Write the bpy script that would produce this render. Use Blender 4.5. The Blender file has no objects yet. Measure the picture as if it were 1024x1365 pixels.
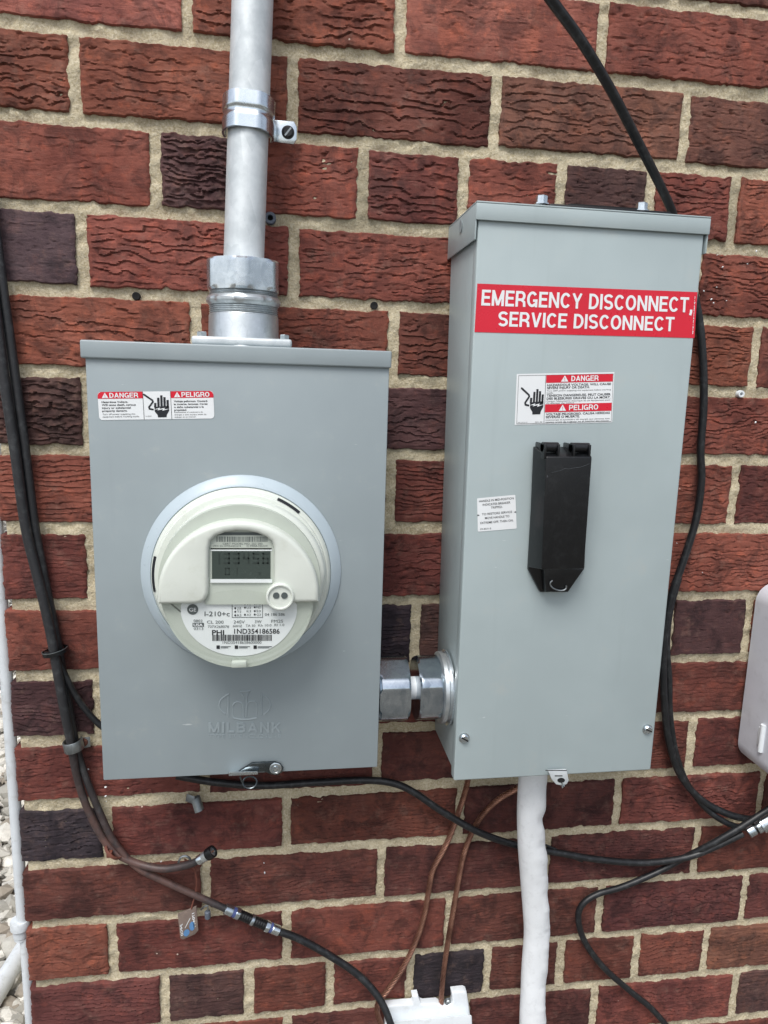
import bpy, bmesh, math, random
import numpy as np
from mathutils import Vector, Matrix

# ------------------------------------------------------------------ camera
sc = bpy.context.scene
GZ = 1.95                                   # height of the survey origin above the gravel
F, YAW, PITCH, ROLL = 945.918, 0.147009, 0.174441, -0.02969
CAM = np.array([0.0, -0.795438, GZ - 0.410692])

def cam_axes():
    cy, sy, cp, sp, cr, sr = (math.cos(YAW), math.sin(YAW), math.cos(PITCH), math.sin(PITCH), math.cos(ROLL), math.sin(ROLL))
    Rz = np.array([[cy, sy, 0], [-sy, cy, 0], [0, 0, 1]])
    Rx = np.array([[1, 0, 0], [0, cp, sp], [0, -sp, cp]])
    Ry = np.array([[cr, 0, sr], [0, 1, 0], [-sr, 0, cr]])
    return Rz @ Rx @ Ry
RC = cam_axes()
cd = bpy.data.cameras.new('camera')
cam = bpy.data.objects.new('camera', cd)
sc.collection.objects.link(cam)
cd.sensor_fit = 'VERTICAL'; cd.sensor_height = 36.0; cd.lens = F / 1365.0 * 36.0
cd.clip_start = 0.02; cd.clip_end = 500
M = Matrix.Identity(4)
for i in range(3):
    M[i][0] = RC[i, 0]; M[i][1] = RC[i, 2]; M[i][2] = -RC[i, 1]; M[i][3] = CAM[i]
cam.matrix_world = M
sc.camera = cam

# ------------------------------------------------------------------ light
SUN_EL, SUN_AZ = math.radians(58), math.radians(-28)   # azimuth from the camera side, negative = left
w = bpy.data.worlds.new('World'); sc.world = w; w.use_nodes = True
nt = w.node_tree; nt.nodes.clear()
sky = nt.nodes.new('ShaderNodeTexSky'); sky.sky_type = 'NISHITA'; sky.sun_disc = False
sky.sun_elevation = SUN_EL; sky.sun_rotation = math.pi - SUN_AZ
sky.air_density = 1.0; sky.dust_density = 3.0; sky.ozone_density = 1.0
hs = nt.nodes.new('ShaderNodeHueSaturation'); hs.inputs['Saturation'].default_value = 0.5
bg = nt.nodes.new('ShaderNodeBackground'); bg.inputs['Strength'].default_value = 0.115
wo = nt.nodes.new('ShaderNodeOutputWorld')
nt.links.new(sky.outputs[0], hs.inputs['Color']); nt.links.new(hs.outputs[0], bg.inputs[0]); nt.links.new(bg.outputs[0], wo.inputs[0])
sd = bpy.data.lights.new('sun', 'SUN'); sd.energy = 1.5; sd.angle = math.radians(26); sd.color = (1.0, 0.975, 0.94)
so = bpy.data.objects.new('sun', sd); sc.collection.objects.link(so)
tosun = Vector((math.sin(SUN_AZ) * math.cos(SUN_EL), -math.cos(SUN_AZ) * math.cos(SUN_EL), math.sin(SUN_EL)))
so.rotation_euler = (-tosun).to_track_quat('-Z', 'Y').to_euler(); so.location = (0, -3, 6)
vs = sc.view_settings
vs.view_transform = 'Standard'; vs.look = 'None'; vs.gamma = 1.0; vs.use_curve_mapping = False
vs.exposure = 0.68

# ------------------------------------------------------------------ helpers
random.seed(7)
COL = sc.collection

def at(px, py, Y=0.0):
    """world point on the plane y = Y that the photograph shows at pixel (px, py)"""
    d = RC @ np.array([(px - 512) / F, 1.0, -(py - 682.5) / F])
    t = (Y - CAM[1]) / d[1]
    return np.array([CAM[0] + d[0] * t, Y, CAM[2] + d[2] * t])

def proj(p):
    v = RC.T @ (np.asarray(p, float) - CAM)
    return 512 + F * v[0] / v[1], 682.5 - F * v[2] / v[1]

def tag(o, label=None, cat=None, group=None, kind=None):
    if label: o['label'] = label
    if cat: o['category'] = cat
    if group: o['group'] = group
    if kind: o['kind'] = kind
    return o

def empty(name, loc, label, cat, group=None):
    o = bpy.data.objects.new(name, None); COL.objects.link(o)
    o.location = Vector([float(c) for c in loc]); o.empty_display_size = 0.02
    return tag(o, label, cat, group)

def root_loc(p):
    if p is None: return np.zeros(3)
    while p.parent: p = p.parent
    return np.array(p.location)

def link_mesh(name, me, mat, parent):
    o = bpy.data.objects.new(name, me); COL.objects.link(o)
    if mat is not None: me.materials.append(mat)
    if parent is not None: o.parent = parent
    return o

class MB:
    """collects shapes in world coordinates; build() links them as one mesh object"""
    def __init__(s): s.v = []; s.f = []
    def add(s, verts, faces):
        b = len(s.v); s.v += [tuple(float(c) for c in p) for p in verts]; s.f += [tuple(i + b for i in f) for f in faces]; return s
    def hexa(s, c8, bevel=0.0, seg=2):
        bm = bmesh.new(); vs_ = [bm.verts.new([float(c) for c in p]) for p in c8]
        for f in ((0,1,2,3),(7,6,5,4),(0,4,5,1),(1,5,6,2),(2,6,7,3),(3,7,4,0)): bm.faces.new([vs_[i] for i in f])
        bmesh.ops.recalc_face_normals(bm, faces=bm.faces)
        if bevel: bmesh.ops.bevel(bm, geom=list(bm.edges), offset=bevel, segments=seg, affect='EDGES', profile=0.5)
        return s.bm(bm)
    def box(s, x0, x1, y0, y1, z0, z1, bevel=0.0, seg=2):
        return s.hexa([(x0,y0,z0),(x1,y0,z0),(x1,y0,z1),(x0,y0,z1),(x0,y1,z0),(x1,y1,z0),(x1,y1,z1),(x0,y1,z1)], bevel, seg)
    def bm(s, bm):
        bm.verts.index_update()
        s.add([v.co for v in bm.verts], [[v.index for v in f.verts] for f in bm.faces]); bm.free(); return s
    def tube(s, pts, rad, seg=12, caps=True, squash=None):
        pts = [Vector([float(c) for c in p]) for p in pts]; n = len(pts)
        rr = rad if hasattr(rad, '__len__') else [rad] * n
        t0 = (pts[1] - pts[0]).normalized()
        up = Vector((0, -1, 0)) if abs(t0.y) < 0.9 else Vector((0, 0, 1))
        nrm = (up - t0 * up.dot(t0)).normalized(); rings = []
        for i, p in enumerate(pts):
            t = (pts[min(i + 1, n - 1)] - pts[max(i - 1, 0)]).normalized()
            nrm = (nrm - t * nrm.dot(t)).normalized(); b = t.cross(nrm)
            rings.append([p + (nrm * math.cos(2*math.pi*k/seg) + b * math.sin(2*math.pi*k/seg) * (squash or 1)) * rr[i] for k in range(seg)])
        V = [q for r in rings for q in r]; Fc = []
        for i in range(n - 1):
            for k in range(seg):
                a = i*seg + k; c = i*seg + (k+1) % seg; Fc.append((a, c, c + seg, a + seg))
        if caps: Fc += [tuple(range(seg))[::-1], tuple((n-1)*seg + k for k in range(seg))]
        return s.add(V, Fc)
    def lathe(s, prof, org, axis, seg=48, ref=None, rfun=None, a0=0.0, a1=2*math.pi, caps=True):
        """prof = [(radius, distance along axis)], full turn or arc"""
        ax = Vector(axis).normalized(); o = Vector([float(c) for c in org])
        ref = Vector(ref) if ref else (Vector((0, 0, 1)) if abs(ax.z) < 0.9 else Vector((0, -1, 0)))
        e1 = (ref - ax * ref.dot(ax)).normalized(); e2 = ax.cross(e1)
        full = abs(a1 - a0 - 2*math.pi) < 1e-6; ns = seg if full else seg + 1; V = []; Fc = []
        for (r, t) in prof:
            for k in range(ns):
                a = a0 + (a1 - a0) * k / seg; q = rfun(a, r, t) if rfun else r
                V.append(o + ax * t + (e1 * math.cos(a) + e2 * math.sin(a)) * q)
        for i in range(len(prof) - 1):
            for k in range(seg):
                a = i*ns + k; c = i*ns + (k+1) % ns; Fc.append((a, c, c + ns, a + ns))
        if full and caps:
            Fc += [tuple(range(ns))[::-1], tuple((len(prof)-1)*ns + k for k in range(ns))]
        return s.add(V, Fc)
    def prism(s, poly, y0, y1, bevel=0.0, seg=2):
        """poly = [(x, z)] seen from the camera; y0 is the front"""
        bm = bmesh.new(); fr = [bm.verts.new((float(x), float(y0), float(z))) for x, z in poly]
        f = bm.faces.new(fr); r = bmesh.ops.extrude_face_region(bm, geom=[f])
        bv = [g for g in r['geom'] if isinstance(g, bmesh.types.BMVert)]
        for v in bv: v.co.y = float(y1)
        bmesh.ops.recalc_face_normals(bm, faces=bm.faces)
        if bevel:
            ed = [e for e in bm.edges if all(abs(v.co.y - y0) < 1e-7 for v in e.verts)]
            bmesh.ops.bevel(bm, geom=ed, offset=bevel, segments=seg, affect='EDGES', profile=0.5)
        bmesh.ops.triangulate(bm, faces=[f for f in bm.faces if len(f.verts) > 4])
        return s.bm(bm)
    def build(s, name, mat, parent=None, smooth=35, kind=None):
        loc = root_loc(parent); me = bpy.data.meshes.new(name)
        me.from_pydata([tuple(np.array(p) - loc) for p in s.v], [], s.f)
        bm = bmesh.new(); bm.from_mesh(me); bmesh.ops.recalc_face_normals(bm, faces=bm.faces); bm.to_mesh(me); bm.free()
        if smooth:
            me.polygons.foreach_set('use_smooth', [True] * len(me.polygons))
            me.set_sharp_from_angle(angle=math.radians(smooth))
        o = link_mesh(name, me, mat, parent)
        if kind: o['kind'] = kind
        return o

def spline(ctrl, step=0.006):
    """Catmull-Rom through the control points"""
    P = [np.array(p, float) for p in ctrl]; P = [2*P[0]-P[1]] + P + [2*P[-1]-P[-2]]; out = []
    for i in range(1, len(P) - 2):
        a, b, c, d = P[i-1:i+3]; n = max(2, int(np.linalg.norm(c - b) / step))
        for k in range(n):
            t = k / n
            out.append(0.5*((2*b) + (-a+c)*t + (2*a-5*b+4*c-d)*t*t + (-a+3*b-3*c+d)*t**3))
    out.append(P[-2]); return out

_tab = np.random.RandomState(3).rand(64, 256, 256).astype(np.float32) if False else np.random.RandomState(3).rand(256, 256).astype(np.float32)
def vn(x, y, seed=0):
    """smooth value noise in 0..1"""
    x = np.asarray(x, float) + seed * 17.137; y = np.asarray(y, float) + seed * 9.771
    xi = np.floor(x).astype(int); yi = np.floor(y).astype(int); fx = x - xi; fy = y - yi
    fx = fx*fx*(3-2*fx); fy = fy*fy*(3-2*fy)
    g = lambda a, b: _tab[a % 256, b % 256]
    return (g(xi,yi)*(1-fx)+g(xi+1,yi)*fx)*(1-fy)+(g(xi,yi+1)*(1-fx)+g(xi+1,yi+1)*fx)*fy

# ------------------------------------------------------------------ materials
def srgb(r, g, b):
    f = lambda c: (c/255/12.92) if c/255 <= 0.04045 else ((c/255+0.055)/1.055)**2.4
    return (f(r), f(g), f(b), 1.0)

class NT:
    def __init__(s, name):
        s.m = bpy.data.materials.new(name); s.m.use_nodes = True; s.t = s.m.node_tree
        s.p = s.t.nodes['Principled BSDF']; s.geo = s.t.nodes.new('ShaderNodeNewGeometry'); s.pos = s.geo.outputs['Position']
    def n(s, typ, **kw):
        x = s.t.nodes.new(typ)
        for k, v in kw.items(): setattr(x, k, v)
        return x
    def put(s, node, **ins):
        for k, v in ins.items():
            i = node.inputs[k.replace('_', ' ')] if isinstance(k, str) else node.inputs[k]
            if isinstance(v, bpy.types.NodeSocket): s.t.links.new(v, i)
            else: i.default_value = v
        return node
    def noise(s, scale, detail=4, rough=0.55, vec=None, dist=0.0):
        x = s.n('ShaderNodeTexNoise'); s.put(x, Scale=scale, Detail=detail, Roughness=rough, Distortion=dist)
        s.t.links.new(vec or s.pos, x.inputs['Vector']); return x.outputs['Fac']
    def stretch(s, sx, sy, sz, vec=None):
        x = s.n('ShaderNodeVectorMath', operation='MULTIPLY'); s.t.links.new(vec or s.pos, x.inputs[0]); x.inputs[1].default_value = (sx, sy, sz)
        return x.outputs[0]
    def ramp(s, fac, lo, hi, a=0.0, b=1.0):
        x = s.n('ShaderNodeMapRange'); x.interpolation_type = 'SMOOTHSTEP'
        s.put(x, Value=fac); x.inputs[1].default_value = lo; x.inputs[2].default_value = hi; x.inputs[3].default_value = a; x.inputs[4].default_value = b
        return x.outputs[0]
    def mix(s, fac, a, b, mode='MIX'):
        x = s.n('ShaderNodeMix', data_type='RGBA', blend_type=mode)
        for i, v in ((0, fac), (6, a), (7, b)):
            if isinstance(v, bpy.types.NodeSocket): s.t.links.new(v, x.inputs[i])
            else: x.inputs[i].default_value = v
        return x.outputs[2]
    def math(s, op, a, b=0.0):
        x = s.n('ShaderNodeMath', operation=op)
        for i, v in ((0, a), (1, b)):
            if isinstance(v, bpy.types.NodeSocket): s.t.links.new(v, x.inputs[i])
            else: x.inputs[i].default_value = v
        return x.outputs[0]
    def bump(s, h, strength=0.4, dist=0.001, nrm=None):
        x = s.n('ShaderNodeBump'); s.put(x, Strength=strength, Distance=dist, Height=h)
        if nrm: s.t.links.new(nrm, x.inputs['Normal'])
        s.t.links.new(x.outputs[0], s.p.inputs['Normal']); return x.outputs[0]
    def base(s, c, rough=0.5, metal=0.0, spec=0.5):
        s.put(s.p, **{'Base Color': c, 'Roughness': rough, 'Metallic': metal, 'Specular IOR Level': spec}); return s

def mat_plain(name, col, rough=0.5, metal=0.0, var=0.12, scale=30, bump=0.0, bscale=400, spec=0.5, dirt=None, dirt_amt=0.3):
    N = NT(name); nz = N.noise(scale, 5)
    dark = tuple(c*(1-var) for c in col[:3]) + (1,); lite = tuple(min(1, c*(1+var)) for c in col[:3]) + (1,)
    c = N.mix(N.ramp(nz, 0.3, 0.7), dark, lite)
    if dirt:
        dm = N.math('MULTIPLY', N.ramp(N.noise(scale*2.3, 6, 0.7), 0.5, 0.72), dirt_amt); c = N.mix(dm, c, dirt)
    r = N.ramp(N.noise(scale*3, 4), 0.25, 0.75, max(0.02, rough-0.08), min(1, rough+0.1))
    N.base(c, r, metal, spec)
    if bump: N.bump(N.noise(bscale, 3), bump, 0.0006)
    return N.m

def m_brick():
    N = NT('brick_clay')
    oi = N.n('ShaderNodeObjectInfo'); oc = oi.outputs['Color']
    off = N.n('ShaderNodeVectorMath', operation='MULTIPLY_ADD')
    N.t.links.new(N.pos, off.inputs[0]); off.inputs[1].default_value = (1, 1, 1)
    rv = N.n('ShaderNodeVectorMath', operation='SCALE'); cb = N.n('ShaderNodeCombineXYZ')
    for i in range(3): N.t.links.new(oi.outputs['Random'], cb.inputs[i])
    N.t.links.new(cb.outputs[0], rv.inputs[0]); rv.inputs['Scale'].default_value = 13.0
    N.t.links.new(rv.outputs[0], off.inputs[2]); vec = off.outputs[0]
    big = N.noise(16, 4, 0.6, vec, 0.4)
    band = N.noise(1.0, 3, 0.6, N.stretch(22, 8, 4, vec))           # kiln flashing runs up and down the face
    drag = N.noise(1.0, 5, 0.65, N.stretch(45, 30, 260, vec))      # wire-cut drag marks
    fine = N.noise(420, 4, 0.7, vec)
    c = N.mix(N.ramp(big, 0.35, 0.72), oc, N.mix(1.0, oc, (0.62, 0.60, 0.66, 1), 'MULTIPLY'))
    c = N.mix(N.ramp(band, 0.56, 0.75, 0, 0.55), c, N.mix(1.0, oc, (0.42, 0.46, 0.58, 1), 'MULTIPLY'))
    c = N.mix(N.ramp(band, 0.43, 0.25, 0, 0.35), c, N.mix(1.0, oc, (1.35, 1.15, 0.95, 1), 'MULTIPLY'))
    c = N.mix(N.ramp(drag, 0.35, 0.7, 0.0, 0.5), c, N.mix(1.0, c, (0.62, 0.60, 0.62, 1), 'MULTIPLY'))
    soot = N.noise(34, 6, 0.72, vec, 0.6); c = N.mix(N.ramp(soot, 0.46, 0.62, 0, 0.75), c, N.mix(1.0, c, (0.40, 0.42, 0.46, 1), 'MULTIPLY'))
    c = N.mix(N.ramp(N.noise(70, 5, 0.7, vec), 0.52, 0.66, 0, 0.6), c, N.mix(1.0, c, (1.6, 1.4, 1.2, 1), 'MULTIPLY'))
    c = N.mix(N.ramp(fine, 0.35, 0.75, 0.0, 0.4), c, N.mix(1.0, c, (1.3, 1.25, 1.2, 1), 'MULTIPLY'))
    dust = N.math('MULTIPLY', N.ramp(N.noise(60, 5, 0.7, vec), 0.52, 0.75), 0.22)
    c = N.mix(dust, c, srgb(150, 122, 108))
    sp = N.n('ShaderNodeTexVoronoi'); N.put(sp, Scale=85.0); N.t.links.new(vec, sp.inputs['Vector'])
    spk = N.math('MULTIPLY', N.ramp(sp.outputs['Distance'], 0.10, 0.07), N.ramp(N.noise(9, 2, 0.5, vec), 0.64, 0.70))
    c = N.mix(N.math('MULTIPLY', spk, 0.75), c, srgb(205, 190, 175))
    N.base(c, N.ramp(big, 0.3, 0.7, 0.72, 0.92), 0, 0.35)
    gr_ = N.noise(1100, 3, 0.7, vec); h = N.math('ADD', N.math('ADD', N.math('MULTIPLY', drag, 0.8), N.math('MULTIPLY', fine, 0.6)), N.math('MULTIPLY', gr_, 0.3))
    N.bump(h, 0.75, 0.0013); return N.m

def m_mortar():
    N = NT('mortar_sand')
    g = N.noise(420, 4, 0.75); b = N.noise(22, 5, 0.65); st = N.noise(5, 4, 0.6)
    c = N.mix(N.ramp(b, 0.3, 0.75), srgb(168, 155, 126), srgb(196, 184, 154))
    c = N.mix(N.ramp(g, 0.35, 0.75, 0, 0.75), c, srgb(228, 220, 198))
    c = N.mix(N.ramp(g, 0.40, 0.26, 0, 0.6), c, srgb(112, 102, 82))
    c = N.mix(N.ramp(st, 0.52, 0.72, 0, 0.6), c, srgb(138, 132, 112)); c = N.mix(N.ramp(N.noise(60, 6, 0.75), 0.55, 0.75, 0, 0.5), c, srgb(120, 108, 84))
    N.base(c, 0.95, 0, 0.2)
    h = N.math('ADD', N.math('MULTIPLY', g, 0.6), N.noise(150, 4, 0.6)); N.bump(h, 1.0, 0.0022); return N.m

def m_paint(name, col):
    N = NT(name); k = lambda f: tuple(min(1, x*f) for x in col[:3])+(1,)
    big = N.noise(7, 4, 0.6); streak = N.noise(1.0, 5, 0.6, N.stretch(70, 20, 4)); peel = N.noise(650, 2, 0.5); sm = N.noise(28, 6, 0.7)
    c = N.mix(N.ramp(big, 0.3, 0.7), k(0.95), k(1.04))
    c = N.mix(N.ramp(streak, 0.55, 0.8, 0, 0.3), c, k(0.84))
    c = N.mix(N.ramp(sm, 0.56, 0.78, 0, 0.28), c, srgb(176, 176, 168))
    sc_ = N.math('MULTIPLY', N.ramp(N.noise(1, 3, 0.6, N.stretch(38, 38, 210)), 0.70, 0.74), N.ramp(N.noise(11, 2), 0.52, 0.62, 0, 0.55))
    c = N.mix(sc_, c, srgb(214, 220, 220))
    v = N.n('ShaderNodeTexVoronoi'); N.put(v, Scale=42.0); N.t.links.new(N.pos, v.inputs['Vector'])
    dot = N.math('MULTIPLY', N.ramp(v.outputs['Distance'], 0.045, 0.03), N.ramp(N.noise(6, 2), 0.56, 0.62, 0, 0.6)); c = N.mix(dot, c, srgb(96, 92, 84))
    N.base(c, N.ramp(sm, 0.3, 0.7, 0.34, 0.5), 0, 0.45)
    h = N.math('ADD', N.math('MULTIPLY', peel, 0.12), N.math('MULTIPLY', N.noise(9, 2), 3.0)); N.bump(h, 0.35, 0.0006); return N.m

def m_galv(name, c0, c1, rough, metal=1.0, cell=70):
    N = NT(name)
    v = N.n('ShaderNodeTexVoronoi'); N.put(v, Scale=float(cell)); N.t.links.new(N.stretch(1, 1, 0.45), v.inputs['Vector'])
    sep = N.n('ShaderNodeSeparateColor'); N.t.links.new(v.outputs['Color'], sep.inputs[0])
    b = N.noise(40, 5, 0.65)
    f = N.math('ADD', N.math('MULTIPLY', sep.outputs[0], 0.35), N.math('MULTIPLY', N.ramp(b, 0.3, 0.7), 0.65))
    c = N.mix(f, c0, c1)
    N.base(c, N.ramp(f, 0.0, 1.0, rough+0.1, rough-0.04), metal, 0.5)
    N.bump(N.noise(260, 4, 0.6), 0.12, 0.0006); return N.m

def m_rubber(name, col, rough=0.5, dust=0.25, paint=None):
    N = NT(name); b = N.noise(120, 5, 0.7)
    c = N.mix(N.ramp(b, 0.48, 0.75, 0, dust), col, srgb(92, 96, 98))
    if paint:
        at_ = N.n('ShaderNodeAttribute'); at_.attribute_name = 'overspray'
        m = N.math('MULTIPLY', at_.outputs['Fac'], N.ramp(N.noise(70, 5, 0.7), 0.28, 0.6, 0.25, 1.0)); c = N.mix(m, c, paint)
    N.base(c, rough, 0, 0.5); N.bump(N.noise(500, 3), 0.15, 0.0005); return N.m

MAT = dict(
    brick=m_brick(), mortar=m_mortar(),
    paint_a=m_paint('meter_box_paint', srgb(144, 155, 159)), paint_b=m_paint('disconnect_paint', srgb(163, 176, 178)),
    galv=m_galv('galvanised_pipe', srgb(178, 186, 190), srgb(214, 220, 222), 0.5, 0.3, 90),
    zinc=m_galv('zinc_plate', srgb(175, 188, 196), srgb(225, 232, 236), 0.24, 1.0, 60),
    cast=m_galv('die_cast', srgb(168, 176, 180), srgb(214, 220, 222), 0.34, 0.8, 140),
    nut=m_galv('plated_nut', srgb(186, 196, 204), srgb(232, 238, 242), 0.2, 0.92, 110),
    darksteel=m_galv('dark_steel', srgb(70, 76, 80), srgb(110, 118, 122), 0.22, 1.0, 150),
    dull=m_galv('dull_steel', srgb(112, 118, 120), srgb(160, 166, 168), 0.42, 0.9, 150),
    rubber=m_rubber('black_cable_jacket', srgb(24, 26, 29), 0.42, 0.35),
    rubber_red=m_rubber('oversprayed_jacket', srgb(38, 39, 42), 0.5, 0.4, srgb(112, 82, 74)),
    black=m_rubber('black_plastic', srgb(10, 12, 15), 0.36, 0.06),
    copper=m_galv('weathered_copper', srgb(108, 75, 63), srgb(186, 140, 120), 0.3, 0.85, 160),
    pvc=mat_plain('white_pvc', srgb(206, 212, 216), 0.4, var=0.04, dirt=srgb(150, 150, 142), dirt_amt=0.35, bump=0.05),
    lilac=mat_plain('pale_plastic', srgb(204, 207, 215), 0.42, var=0.03, dirt=srgb(150, 150, 155), dirt_amt=0.2, bump=0.05),
    white=mat_plain('white_plastic', srgb(222, 228, 232), 0.42, var=0.03, dirt=srgb(170, 172, 168), dirt_amt=0.25),
    cream=mat_plain('cream_plastic', srgb(208, 214, 206), 0.40, var=0.025, scale=22, dirt=srgb(168, 172, 152), dirt_amt=0.22, bump=0.05),
    face=mat_plain('meter_face', srgb(180, 188, 178), 0.5, var=0.03),
    plate=mat_plain('name_plate', srgb(220, 226, 226), 0.45, var=0.02),
    ring=mat_plain('socket_ring', srgb(172, 186, 194), 0.34, var=0.03),
    sticker=mat_plain('sticker_white', srgb(226, 230, 232), 0.35, var=0.02),
    red=mat_plain('sticker_red', srgb(206, 30, 52), 0.32, var=0.03),
    stamp=mat_plain('faded_stamp', srgb(150, 156, 160), 0.5, var=0.1, scale=300),
    greyscuff=mat_plain('scuff_grey', srgb(66, 70, 74), 0.7),
    ink=mat_plain('ink_black', srgb(26, 30, 36), 0.45, var=0.05),
    softink=mat_plain('ink_grey', srgb(78, 86, 86), 0.5, var=0.05),
    lcd=mat_plain('lcd_glass', srgb(62, 72, 68), 0.2, var=0.06), seg=mat_plain('lcd_segment', srgb(50, 59, 56), 0.3, var=0.05),
    fabric=mat_plain('white_sleeve', srgb(228, 232, 235), 0.55, var=0.03, scale=45, bump=0.3, bscale=900, dirt=srgb(190, 194, 196), dirt_amt=0.35),
    hole=mat_plain('dark_hole', (0.006, 0.006, 0.006, 1), 0.9), stone=None, soil=None)

def m_clear():
    N = NT('clear_cover'); t = N.t; t.nodes.remove(N.p)
    out = [n for n in t.nodes if n.type == 'OUTPUT_MATERIAL'][0]
    tr = N.n('ShaderNodeBsdfTransparent'); tr.inputs[0].default_value = (0.985, 0.99, 0.985, 1)
    gl = N.n('ShaderNodeBsdfGlossy'); gl.inputs['Roughness'].default_value = 0.08
    mx = N.n('ShaderNodeMixShader'); mx.inputs[0].default_value = 0.045; t.links.new(tr.outputs[0], mx.inputs[1]); t.links.new(gl.outputs[0], mx.inputs[2])
    t.links.new(mx.outputs[0], out.inputs[0]); return N.m
MAT['clear'] = m_clear()
cp_ = MAT['cream'].node_tree.nodes['Principled BSDF']; cp_.inputs['Coat Weight'].default_value = 0.6; cp_.inputs['Coat Roughness'].default_value = 0.05

def m_stone():
    N = NT('gravel_stone'); v = N.n('ShaderNodeTexNoise'); N.put(v, Scale=9.0, Detail=1.0); N.t.links.new(N.pos, v.inputs['Vector'])
    isl = N.geo.outputs['Random Per Island']
    c = N.mix(N.ramp(isl, 0.0, 1.0), srgb(150, 148, 140), srgb(222, 220, 212)); c = N.mix(N.ramp(isl, 0.86, 0.9, 0, 0.8), c, srgb(120, 108, 92))
    c = N.mix(N.ramp(N.noise(90, 5, 0.7), 0.45, 0.75, 0, 0.45), c, srgb(140, 136, 128))
    N.base(c, 0.9, 0, 0.3); N.bump(N.noise(160, 5, 0.65), 0.5, 0.003); return N.m
def m_soil():
    N = NT('gravel_bed'); v = N.n('ShaderNodeTexVoronoi'); N.put(v, Scale=26.0); N.t.links.new(N.pos, v.inputs['Vector'])
    sep = N.n('ShaderNodeSeparateColor'); N.t.links.new(v.outputs['Color'], sep.inputs[0])
    c = N.mix(sep.outputs[0], srgb(122, 118, 110), srgb(196, 193, 184)); c = N.mix(N.ramp(v.outputs['Distance'], 0.28, 0.5, 0, 0.8), c, srgb(64, 60, 54))
    N.base(c, 0.95, 0, 0.2); N.bump(N.math('SUBTRACT', 1.0, v.outputs['Distance']), 0.9, 0.02); return N.m
MAT['stone'] = m_stone(); MAT['soil'] = m_soil()

# ------------------------------------------------------------------ ground
XC = -0.298                                  # left corner of the wall
g = MB(); g.add([(-40,-40,0),(40,-40,0),(40,40,0),(-40,40,0)], [(0,1,2,3)])
gr = g.build('gravel_ground', MAT['soil'], smooth=0); gr['kind'] = 'structure'

def gravel():
    rs = np.random.RandomState(11); V = []; Fc = []; base = []
    bm = bmesh.new(); bmesh.ops.create_icosphere(bm, subdivisions=1, radius=1.0)
    iv = np.array([v.co[:] for v in bm.verts]); iff = [[v.index for v in f.verts] for f in bm.faces]; bm.free()
    n = 0
    for k in range(9000):
        x = rs.uniform(-2.6, XC - 0.02); y = rs.uniform(-0.9, 5.0)
        if rs.rand() < 0.3: x = rs.uniform(-1.6, XC - 0.02); y = rs.uniform(0.2, 2.6)
        s = rs.uniform(0.012, 0.034) * (1.25 if rs.rand() < 0.12 else 1)
        sc_ = np.array([rs.uniform(0.8, 1.5), rs.uniform(0.7, 1.2), rs.uniform(0.45, 0.8)]) * s
        q = iv * (1 + rs.uniform(-0.22, 0.22, (len(iv), 1))) * sc_
        a, b_ = rs.uniform(0, 6.28), rs.uniform(-0.5, 0.5)
        R = np.array([[math.cos(a), -math.sin(a), 0], [math.sin(a), math.cos(a), 0], [0, 0, 1]]) @ np.array([[1, 0, 0], [0, math.cos(b_), -math.sin(b_)], [0, math.sin(b_), math.cos(b_)]])
        V.append(q @ R.T + [x, y, s * rs.uniform(0.2, 1.1)]); o = n * len(iv); n += 1
        base.append([[i + o for i in f] for f in iff])
    me = bpy.data.meshes.new('gravel'); me.from_pydata(np.concatenate(V).tolist(), [], [f for b in base for f in b])
    o = link_mesh('gravel', me, MAT['stone'], None)
    tag(o, 'pale broken stone gravel covering the ground beyond the house corner', 'gravel', kind='stuff')
gravel()

# ------------------------------------------------------------------ brick wall
CH = 0.0813
off = [4.75,3.81,2.46,2.55,1.69,0.97,-2.44,-8.39,-9.60,-7.88,-5.47,-1.21,1.20,2.06,7.21,8.29]
bed = {k: GZ - k*CH + off[k-1]*0.001 for k in range(1, 17)}
for k in (0, -1, -2): bed[k] = bed[k+1] + CH
for k in range(17, 30): bed[k] = bed[k-1] - 0.0795

def col_x(px, z):
    """x on the wall where image column px meets height z"""
    py = 682.0
    for _ in range(8):
        p = at(px, py); py = proj((p[0], 0, z))[1]
    return at(px, py)[0]

R_, r_, B_, D_, K_, O_, P_ = 'RrBDKOP'
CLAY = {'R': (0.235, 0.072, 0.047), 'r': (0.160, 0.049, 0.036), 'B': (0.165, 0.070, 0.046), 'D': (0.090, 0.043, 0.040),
        'K': (0.036, 0.027, 0.033), 'O': (0.205, 0.066, 0.044), 'P': (0.124, 0.041, 0.033), 'S': (0.110, 0.070, 0.072), 'H': (0.33, 0.110, 0.078)}
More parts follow.
